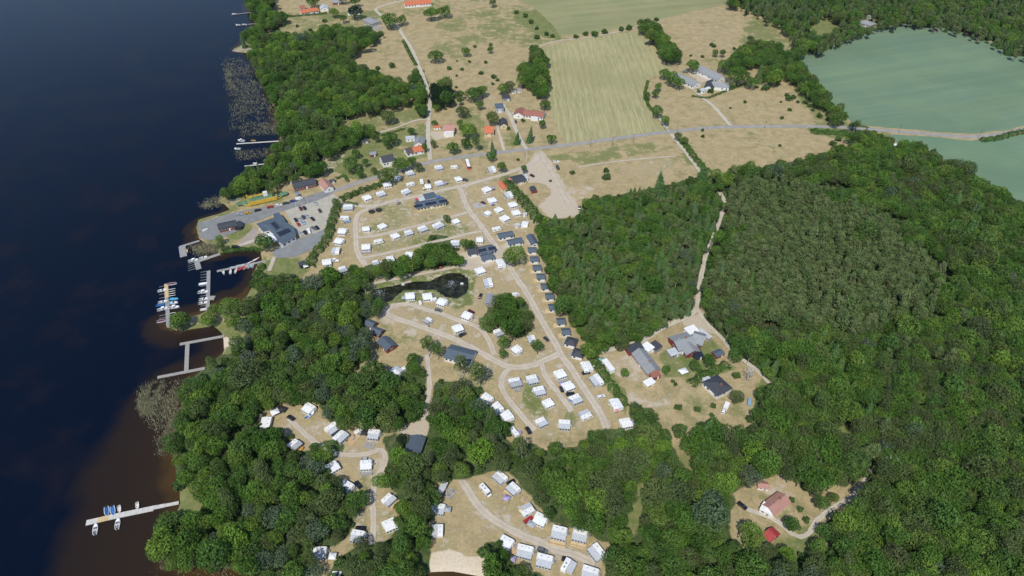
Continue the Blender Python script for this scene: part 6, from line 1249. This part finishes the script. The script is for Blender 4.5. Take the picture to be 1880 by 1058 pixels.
hedge('scrubby hedge on the bank of the striped field', [(1190,148),(1184,170),(1190,192),(1204,210)], 2.5, 1.4, 12)
hedge('narrow hedge along the west side of the lane', [(740,75),(752,98),(764,120)], 3, 2, 13)
hedge('overgrown bank hedge beside the farmhouse field corner', [(1270,176),(1300,180),(1335,166),(1372,152)], 2.5, 1.2, 14)
hedge('leafy hedge at the top shore garden', [(470,26),(500,22),(530,30)], 5, 3, 15)
hedge('harbour bank scrub along the channel', [(408,462),(430,459),(470,456),(480,462)], 3.5, 1.6, 16)
hedge('strip of scrub between harbour and wood', [(482,484),(476,500),(470,512),(460,528)], 4, 2.5, 17)
hedge('garden hedge in front of the orange-roofed shore house', [(530,30),(560,28),(600,24)], 3, 1.6, 18)
# stones
r_ = empty('stone_heap', *G(1216, 226)); 
for k in range(34):
    t = k / 33; X, Y = G(1209 + 18 * t + random.uniform(-2, 2), 216 + 24 * t + random.uniform(-2, 2)); s = random.uniform(.5, 1.3)
    o = MB().box((0, 0, s * .3), (s * 1.3, s, s * .7), random.uniform(0, 3), taper=.6).build('boulder', FOAM if k % 2 else STONE, r_); o.location = (X - r_.location.x, Y - r_.location.y, 0)
tag(r_, 'line of pale boulders at the corner of the striped field by the road', 'stone heap')
# ---- reeds: nobody could count them
RB = [([(408,108),(440,107),(470,126),(490,160),(507,206),(512,240),(425,240),(423,180),(416,150)], 5200, 1.3), ([(408,108),(440,107),(446,114),(424,122),(430,176),(421,172),(414,140)], 700, 1.6), ([(367,382),(385,367),(404,361),(412,374),(394,380)], 700, 1.7), ([(352,452),(380,446),(399,450),(399,463),(360,469)], 1300, 1.8),
 ([(256,745),(262,715),(300,700),(346,700),(338,730),(330,760),(316,790),(300,800),(270,770)], 2600, 1.6), ([(258,745),(268,712),(296,704),(290,735),(275,765)], 3600, 1.7), ([(300,790),(330,762),(322,800),(316,830),(296,830)], 2200, 1.6),
 ([(430,278),(500,272),(490,292),(440,296)], 700, 1.3),([(470,215),(512,218),(510,246),(440,250)],900,1.3),([(300,985),(288,1040),(420,1062),(440,1045),(330,1042)], 500, 1.2),([(1210,730),(1212,731),(1211,732)],3,1)][:-1]
P = []
for poly, n, h in RB:
    xs = [p[0] for p in poly]; ys = [p[1] for p in poly]
    x = rng.uniform(min(xs), max(xs), n * 8); y = rng.uniform(min(ys), max(ys), n * 8); ok = inpoly(x, y, poly); x = x[ok]; y = y[ok]
    t_ = (HC - WZ) / (SP + (y - 529) / FPX * CP); a_ = (x - 940) / FPX * t_ + rng.normal(0, 1.6, len(x)); b_ = t_ * (CP - (y - 529) / FPX * SP) + rng.normal(0, 1.6, len(x))
    ok = (vnoise(a_, b_, 16, 21) * .5 + vnoise(a_, b_, 3.5, 22) * .5 - .17) * 1.7 > rng.random(len(x)); out = [(q, r2, h) for q, r2 in zip(a_[ok], b_[ok])]
    P += out[:n]
P = np.array(P); n = len(P); a = rng.uniform(0, 6.28, n); le = rng.normal(0, .28, (n, 2)); h = P[:, 2] * .8 * rng.uniform(.6, 1.15, n); w2 = rng.uniform(.06, .17, n)
b0 = np.stack([P[:, 0] - np.cos(a) * w2, P[:, 1] - np.sin(a) * w2, np.full(n, WZ - .1)], -1); b1 = np.stack([P[:, 0] + np.cos(a) * w2, P[:, 1] + np.sin(a) * w2, np.full(n, WZ - .1)], -1)
t0 = np.stack([P[:, 0] + le[:, 0] + np.cos(a) * w2 * .4, P[:, 1] + le[:, 1] + np.sin(a) * w2 * .4, WZ + h], -1); t1 = np.stack([P[:, 0] + le[:, 0] - np.cos(a) * w2 * .4, P[:, 1] + le[:, 1] - np.sin(a) * w2 * .4, WZ + h], -1)
V = np.stack([b0, b1, t0, t1], 1).reshape(-1, 3); F = np.arange(4 * n).reshape(n, 4)
tag(link('reeds', npmesh('reeds', V, F, [REEDM], [('tone', 'FLOAT', 'POINT', np.repeat(rng.random(n), 4).astype(np.float32))])), 'sparse pale reeds standing in the shallow water along the shore', 'reeds', kind='stuff')
# ---- small things on the pitches
def furn(kind, x, y):
    X, Y = G(x, y, .7); rz = random.uniform(0, 3.14)
    if kind == 0:
        r = empty('garden_table', X, Y, .03, rz); MB().box((0, 0, .72), (1.5, .9, .05)).build('table_top', WOODL, r)
        for a in (-1, 1):
            for b_ in (-1, 1): MB().box((a * .65, b_ * .35, .35), (.07, .07, .7)).build('leg', WOODG, r)
        return r, 'pale garden table', 'table'
    if kind == 1:
        r = empty('parasol', X, Y, .03, rz); MB().tube((0, 0, 0), (0, 0, 2.5), .04, .03, 6).build('pole', STEEL, r); m = MB(); n = 8
        m.add([(1.35 * math.cos(math.tau * i / n), 1.35 * math.sin(math.tau * i / n), 2.1) for i in range(n)] + [(0, 0, 2.6)], [(i, (i + 1) % n, n) for i in range(n)] + [tuple(range(n - 1, -1, -1))]); m.build('canopy', random.choice((AWN2, CLOTHV, CREAM, CLOTHB)), r)
        return r, 'small round parasol', 'parasol'
    if kind == 2:
        r = empty('garden_chair', X, Y, .03, rz); MB().box((0, 0, .42), (.55, .55, .06)).build('seat', GRP, r); MB().box((0, .27, .75), (.55, .06, .65)).build('backrest', GRP, r)
        for a in (-1, 1):
            for b_ in (-1, 1): MB().box((a * .23, b_ * .23, .2), (.05, .05, .4)).build('leg', STEEL, r)
        return r, 'white garden chair', 'chair'
    if kind == 3:
        r = empty('water_butt', X, Y, .03, rz); MB().tube((0, 0, 0), (0, 0, .9), .38, .32, 12).build('barrel', BLACKT, r); MB().tube((0, 0, .9), (0, 0, .95), .34, .34, 12).build('lid', STEEL, r); return r, 'water butt', 'barrel'
    r = empty('storage_box', X, Y, .03, rz); MB().box((0, 0, .35), (1.5, .7, .7)).build('box', WOODG, r); MB().box((0, 0, .74), (1.6, .8, .08)).build('lid', AWN, r); return r, 'grey storage box', 'box'
FUR = []
rf_ = random.Random(3)
for phrase, dr, grp, lst in ROWS:
    for q in lst:
        for _ in range(1):
            a = rf_.uniform(0, 6.28); x, y = q[0] + math.cos(a) * rf_.uniform(11, 15), q[1] + abs(math.sin(a)) * rf_.uniform(7, 12)
            if y < 1050 and not any(math.hypot(x - o[0], y - o[1]) < (7 if o[2] >= 6 else 3) for o in OCC): o_, lab, cat = furn(rf_.choice((0, 0, 1, 2, 2, 3, 4)), x, y); FUR.append((o_, lab, 'the ' + ROWS[0][0], x, y, cat))
# ---- the woods
allroads = []
for nm in ('asphalt_road', 'campsite_road', 'country_lane'):
    for pl, wd_ in ROADS[nm]: allroads.append(([G(*q) for q in pl], wd_))
occa = np.array([o for o in OCC if o[2] != 0.0 and o[2] > 0]); roada = np.array([(o[0], o[1]) for o in OCC if o[2] == 0.0]); solo = np.array([(o[0], o[1], -o[2]) for o in OCC if o[2] < 0])
PINEPOLY = [w_ for w_ in WOODS if w_[0].startswith('the big pine')][0][1]
UNDER = []
TREES = []   # kind, X, Y, s, sz, wood index, photo x, y, r
for wi, (wn, poly, sp_, mix) in enumerate(WOODS):
    gp = [G(p[0], max(p[1], -130), 0) for p in poly]; xs = [p[0] for p in gp]; ys = [p[1] for p in gp]
    X0, X1, Y0, Y1 = min(xs) - 10, max(xs) + 10, max(60, min(ys) - 25), max(ys) + 10
    sp_ *= .88 if sp_ < 6 else .81
    cols = int((X1 - X0) / sp_) + 1; rows = int((Y1 - Y0) / (sp_ * .87)) + 1
    j, i = np.mgrid[0:rows, 0:cols]; X = X0 + (i + .5 * (j % 2)) * sp_; Y = Y0 + j * sp_ * .87
    X = (X + rng.uniform(-.33, .33, X.shape) * sp_).ravel(); Y = (Y + rng.uniform(-.33, .33, Y.shape) * sp_).ravel(); n = len(X)
    ks = np.array(list(mix.keys())); pr = np.array(list(mix.values())); pr = pr / pr.sum()
    clump = vnoise(X, Y, 28, 40 + wi); kk = ks[np.searchsorted(np.cumsum(pr), np.clip(clump * .55 + rng.random(n) * .6 - .08, 0, .999) if len(ks) > 2 else rng.random(n) * .999)]
    s = rng.uniform(.66, 1.24, n) * np.where(rng.random(n) < .12, 1.25, 1); small = wn.startswith('the young'); s *= .80 if small else 1; zf = .82 if small else 1.0
    s *= .95 if wn.startswith('the big pine') else (1 if small else .9)
    hz = np.array([HGT[k] for k in kk]) * s; cz = np.array([CZ[k] for k in kk]); rad = np.array([RAD[k] for k in kk]) * s
    u, v, d = PR(X, Y, hz * cz); rp = rad * FPX / d
    ok = inpoly(u, v, poly) & (u > -40) & (u < 2090) & (v > -110) & (v < 1200)
    for c in CLEAR: ok &= ~inpoly(u, v, c)
    if wn.startswith('the mixed forest'): ok &= ~inpoly(u + (vnoise(X, Y, 20, 77) - .5) * 70, v + (vnoise(X, Y, 20, 78) - .5) * 50, PINEPOLY)
    ok &= ~(inpoly(X, Y, LAKE_G) & (segdist(X, Y, LAKE_G, True) > 3.0))
    if wn.startswith('the big pine'): ok &= inpoly(u + (vnoise(X, Y, 20, 77) - .5) * 70, v + (vnoise(X, Y, 20, 78) - .5) * 50, poly)
    if small:
        fr = (segdist(u, v, [(988,416),(992,460),(1006,500),(1038,562),(1064,610),(1090,644),(1200,610)]) + (vnoise(X, Y, 12, 79) - .5) * 24) < 24; kk = np.where(fr, 'b', kk)
    idx = np.where(ok)[0]
    if len(occa):
        dd = np.hypot(u[idx, None] - occa[None, :, 0], v[idx, None] - occa[None, :, 1]); bad = (dd < rp[idx, None] * .78 + occa[None, :, 2]).any(1); idx = idx[~bad]
        dd = np.hypot(u[idx, None] - roada[None, :, 0], v[idx, None] - roada[None, :, 1]); bad = (dd < rp[idx, None] * 1.05).any(1); idx = idx[~bad]
        dd = np.hypot(u[idx, None] - solo[None, :, 0], v[idx, None] - solo[None, :, 1]); bad = (dd < solo[None, :, 2] + rp[idx, None] * .4).any(1); idx = idx[~bad]
    for q in idx: TREES.append((kk[q], X[q], Y[q], s[q], s[q] * zf * rng.uniform(.8, 1.2), wi, u[q], v[q], rp[q]))
    # bushes and saplings between the trunks
    m_ = int((X1 - X0) * (Y1 - Y0) / 26); X = rng.uniform(X0, X1, m_); Y = rng.uniform(Y0, Y1, m_); u, v, d = PR(X, Y, 1.0); ok = inpoly(u, v, poly) & (u > -30) & (u < 1910) & (v > -30) & (v < 1090)
    for c in CLEAR: ok &= ~inpoly(u, v, c)
    ok &= ~inpoly(X, Y, LAKE_G); idx = np.where(ok)[0]; s = rng.uniform(.6, 1.7, m_)
    if len(idx):
        dd = np.hypot(u[idx, None] - occa[None, :, 0], v[idx, None] - occa[None, :, 1]); idx = idx[~(dd < 5 + occa[None, :, 2]).any(1)]
        dd = np.hypot(u[idx, None] - roada[None, :, 0], v[idx, None] - roada[None, :, 1]); idx = idx[~(dd < 7).any(1)]
    for q in idx: UNDER.append(('h', X[q], Y[q], s[q], s[q] * rng.uniform(.7, 1.3), wi, u[q], v[q], 3))
print('trees', len(TREES), 'undergrowth', len(UNDER))
WL = []
LM = [(484,446,'harbour restaurant tree'),(340,625,'H-shaped bathing pier'),(425,620,'sandy bathing beach'),(690,600,'red cabins'),(680,530,'narrow pond arm'),(830,520,'round pond'),(730,680,'lone caravan by the path'),(762,815,'slate-roofed hut'),(843,645,'wash house'),(494,773,'lakeside clearing tents'),(566,750,'boat caravan clearing'),(640,795,'orange deck'),
 (680,820,'grey terrace'),(551,826,'orange rowing boat'),(611,857,'arrival bend caravan'),(672,853,'track terrace caravan'),(635,893,'black car on the track'),(714,916,'deck caravan on the track'),(716,962,'lowest track caravan'),(656,984,'track end caravan'),(587,1013,'bottom left caravan'),(811,898,'red container hut'),(804,950,'beach field caravans'),(835,1035,'lower beach'),
 (891,897,'field motorhome'),(942,895,'lilac gazebo'),(980,940,'red car'),(1045,978,'two deck caravans'),(1096,1013,'corner caravan'),(960,1020,'bottom front row'),(946,700,'lower loop caravans'),(920,755,'west row caravans'),(995,774,'lower loop end'),(1112,780,'gravel lane end'),(1150,776,'last hedge caravan'),(1180,745,'gravel garden patch'),(1246,790,'lone meadow tree'),(1330,750,'white box trailer'),(1376,738,'light blue van'),
 (1315,703,'black hipped house'),(1375,690,'white dead tree'),(1345,650,'lane bend'),(1280,570,'lane fork'),(1320,370,'forest lane top'),(1300,450,'forest lane'),(1183,655,'long grey farmhouse'),(1401,890,'pink-roofed hut'),(1425,920,'weathered cottage'),(1363,928,'black cottage car'),(1418,978,'crimson shed'),(1380,980,'round tree'),(1511,925,'track curve'),(1580,890,'track end'),(1632,857,'forest dead tree'),
 (329,925,'long pale pier'),(350,925,'pier lawn'),(290,990,'lower left reeds'),(320,760,'big reed bed'),(1048,626,'hipped cabins'),(1010,543,'cabin column'),(978,440,'end-on chalet'),(1213,342,'tall edge spruce'),(1290,326,'grey edge spruce'),(1646,264,'white field tent'),(1545,245,'road verge hedge'),(546,330,'shore wood mast'),(555,335,'long red hall'),(483,366,'yellow ferry'),(670,258,'dark garden shed'),(712,214,'round meadow tree'),(770,170,'upper lane'),(470,262,'round-headed pier'),(1064,381,'entry yard corner'),(950,590,'central green'),(985,640,'road bend'),(809,490,'pond path'),(1594,40,'far grey house'),(1300,140,'farm barns')]
def tone_word(i): return ['broad', 'tall', 'rounded', 'ragged'][i % 4]
TREES.sort(key=lambda t: -t[8]); cnt = {}; rest = {}
CATN = {'y': 'maple', 'o': 'oak', 'g': 'willow', 'b': 'leafy tree', 'k': 'birch', 'p': 'pine', 's': 'spruce', 'd': 'dark leafed tree'}
nsolo = {k: sum(1 for q in SOLO if q[3] == k and q[2] > 0) for k in 'bkpsdhyog'}
for t in TREES:
    k = t[0]; inside = 0 < t[6] < 1880 and 0 < t[7] < 1058; c = cnt.get(k, 0)
    if inside and c < 298 - nsolo[k] and not (k in 'byog' and sum(cnt.get(q, 0) + nsolo[q] for q in 'byog') >= 298):
        cnt[k] = c + 1; wn = WOODS[t[5]][0]; lab = {'y': 'bright yellow-green tree', 'o': 'olive-toned leafy tree', 'g': 'silvery grey-green tree', 'b': 'green leafy tree', 'k': 'pale birch', 'p': 'grey-green pine', 's': 'dark spruce', 'd': 'dark purplish tree'}[k]
        WL.append((place_tree(k, t[1], t[2], t[3], 'x', CATN[k], 'x', sz=t[4]), lab, wn, t[6], t[7], CATN[k]))
    else: rest.setdefault(k, []).append(t)
rest['h'] = UNDER; CATN['h'] = 'bush'
for k, lst in rest.items():
    n = len(lst); me = bpy.data.meshes.new('tree_positions'); me.vertices.add(n)
    me.vertices.foreach_set('co', np.array([(t[1], t[2], 0) for t in lst], np.float32).ravel())
    for an, typ, vals in (('scl', 'FLOAT_VECTOR', [(t[3] * random.uniform(.82, 1.15), t[3] * random.uniform(.82, 1.15), t[4]) for t in lst]), ('rot', 'FLOAT_VECTOR', [(random.uniform(-.16, .16), random.uniform(-.16, .16), random.uniform(0, 6.28)) for t in lst])):
        a = me.attributes.new(an, typ, 'POINT'); a.data.foreach_set('vector', np.array(vals, np.float32).ravel())
    a = me.attributes.new('pick', 'INT', 'POINT'); a.data.foreach_set('value', np.array([random.randrange(KN[k]) for _ in lst], np.int32))
    cl = bpy.data.collections.new(CATN[k].replace(' ', '_') + '_models')
    for q in range(KN[k]): cl.objects.link(bpy.data.objects.new(NAMES[k][0] + '_model', TM[k][q][2]))
    ng = bpy.data.node_groups.new(NAMES[k][0] + '_scatter', 'GeometryNodeTree')
    ng.interface.new_socket('Geometry', in_out='INPUT', socket_type='NodeSocketGeometry'); ng.interface.new_socket('Geometry', in_out='OUTPUT', socket_type='NodeSocketGeometry')
    gi, go = ng.nodes.new('NodeGroupInput'), ng.nodes.new('NodeGroupOutput'); ip = ng.nodes.new('GeometryNodeInstanceOnPoints'); ci = ng.nodes.new('GeometryNodeCollectionInfo')
    ci.inputs['Collection'].default_value = cl; ci.inputs['Separate Children'].default_value = True; ci.inputs['Reset Children'].default_value = True
    def att(nm, ty):
        q = ng.nodes.new('GeometryNodeInputNamedAttribute'); q.data_type = ty; q.inputs['Name'].default_value = nm; return q.outputs['Attribute']
    ip.inputs['Pick Instance'].default_value = True
    ng.links.new(gi.outputs[0], ip.inputs['Points']); ng.links.new(ci.outputs[0], ip.inputs['Instance']); ng.links.new(att('pick', 'INT'), ip.inputs['Instance Index'])
    e2 = ng.nodes.new('FunctionNodeEulerToRotation'); ng.links.new(att('rot', 'FLOAT_VECTOR'), e2.inputs[0]); ng.links.new(e2.outputs[0], ip.inputs['Rotation']); ng.links.new(att('scl', 'FLOAT_VECTOR'), ip.inputs['Scale'])
    ng.links.new(ip.outputs[0], go.inputs[0])
    o = link({'b': 'broadleaf_forest', 'k': 'birch_forest', 'p': 'pine_forest', 's': 'spruce_forest', 'd': 'dark_copse', 'h': 'undergrowth', 'y': 'maple_grove', 'o': 'oak_grove', 'g': 'willow_grove'}[k], me); md = o.modifiers.new('scatter', 'NODES'); md.node_group = ng
    tag(o, {'b': 'mass of green broadleaf trees in the farther woods', 'k': 'mass of pale birches mixed through the farther woods', 'p': 'mass of grey-green pines in the big stand and plantation', 's': 'mass of dark spruces in the plantation and forests', 'd': 'dark leafed trees', 'y': 'bright yellow-green trees scattered through the farther woods', 'o': 'olive-toned trees scattered through the farther woods', 'g': 'silvery grey-green trees scattered through the farther woods', 'h': 'low green bushes and saplings growing under the trees of the woods'}[k], {'b': 'woodland', 'k': 'birches', 'p': 'pine forest', 's': 'spruce forest', 'd': 'copse', 'h': 'undergrowth', 'y': 'trees', 'o': 'trees', 'g': 'trees'}[k], kind='stuff')
buck = {}
CARV = [(PR(o.location.x, o.location.y, 1), o) for o in THINGS if o['category'] == 'caravan']
WLF = []
for o_, lab, wn, u, v, cat in FUR:
    ca = min(CARV, key=lambda q: math.hypot(float(q[0][0]) - u, float(q[0][1]) - v)); ph = ca[1]['label'].split(', ')[-1].replace('from the ', 'from '); tag(o_, f'{lab} beside the caravan {ph}', cat, None); o_['label'] = ' '.join(o_['label'].split()[:16])
for o, lab, wn, u, v, cat in WL:
    bx = min(LM, key=lambda q: math.hypot(q[0] - u, q[1] - v)); d = math.hypot(bx[0] - u, bx[1] - v)
    if d < 75:
        dx, dy = u - bx[0], v - bx[1]; sec = int(((math.atan2(-dy, dx) + math.pi / 8) % math.tau) / (math.pi / 4)); di = ['right of', 'above right of', 'above', 'above left of', 'left of', 'below left of', 'below', 'below right of'][sec]
        near = 'close ' if d < 32 else ''
        key = (f'{lab} {near}{di} the {bx[2]}', cat)
    else:
        ed = 'at the right edge of' if u > 1780 else 'low down in' if v > 900 else 'in the lower half of' if v > 720 else 'in the middle of' if v > 520 else 'in the upper part of'
        sd_ = 'far right, ' if u > 1640 else ('' if u > 1780 else ('left side, ' if (u < 1500 and u > 1200) or u < 480 else ''))
        key = (f'{lab} {ed} {wn}' + (f', {sd_[:-2]}' if sd_ else ''), cat)
    buck.setdefault(key, []).append((u, o))
for (lb, cat), lst in buck.items():
    lst.sort(key=lambda q: q[0])
    for i, (u, o) in enumerate(lst):
        if 1 < len(lst) <= 18 and len(lb.split()) <= 12: o['label'] = f'{lb}, {ORD[i]} from the left'
        else: o['label'] = lb
        o['group'] = lb.replace(lb.split()[0], cat + ('es,' if cat == 'birch' else 's,'), 1) if len(lst) > 18 else cat + ('es' if cat == 'birch' else 's') + ' of the woods'
# ---- make sure no two labels are the same unless they belong to one group of look-alikes
seen = {}
for o in THINGS: seen.setdefault(o['label'], []).append(o)
for lb, os_ in seen.items():
    if len(os_) > 1 and not (os_[0].get('group') and all(o.get('group') == os_[0].get('group') for o in os_)):
        def sx(o): u, v, d = PR(o.location.x, o.location.y, 0); return float(u)
        os_.sort(key=sx); n = len(os_)
        for i, o in enumerate(os_): o['label'] = f'{lb}, {ORD[i]} from the left'
for o in THINGS:
    if len(o['label'].split()) > 16: print('LONG', len(o['label'].split()), o['label'])
print('things', len(THINGS), 'trees by kind', cnt, {k: len(v) for k, v in rest.items()})
# ================================================================== AIR
hm = bpy.data.materials.new('air'); hm.use_nodes = True; nt = hm.node_tree; nt.nodes.remove(nt.nodes['Principled BSDF'])
pv = nt.nodes.new('ShaderNodeVolumePrincipled'); pv.inputs['Color'].default_value = (.62, .80, 1, 1); pv.inputs['Density'].default_value = .00002; pv.inputs['Anisotropy'].default_value = .2
nt.links.new(pv.outputs[0], nt.nodes['Material Output'].inputs['Volume'])
tag(MB().box((0, 300, 135), (14000, 14000, 282)).build('haze', hm), kind='stuff')
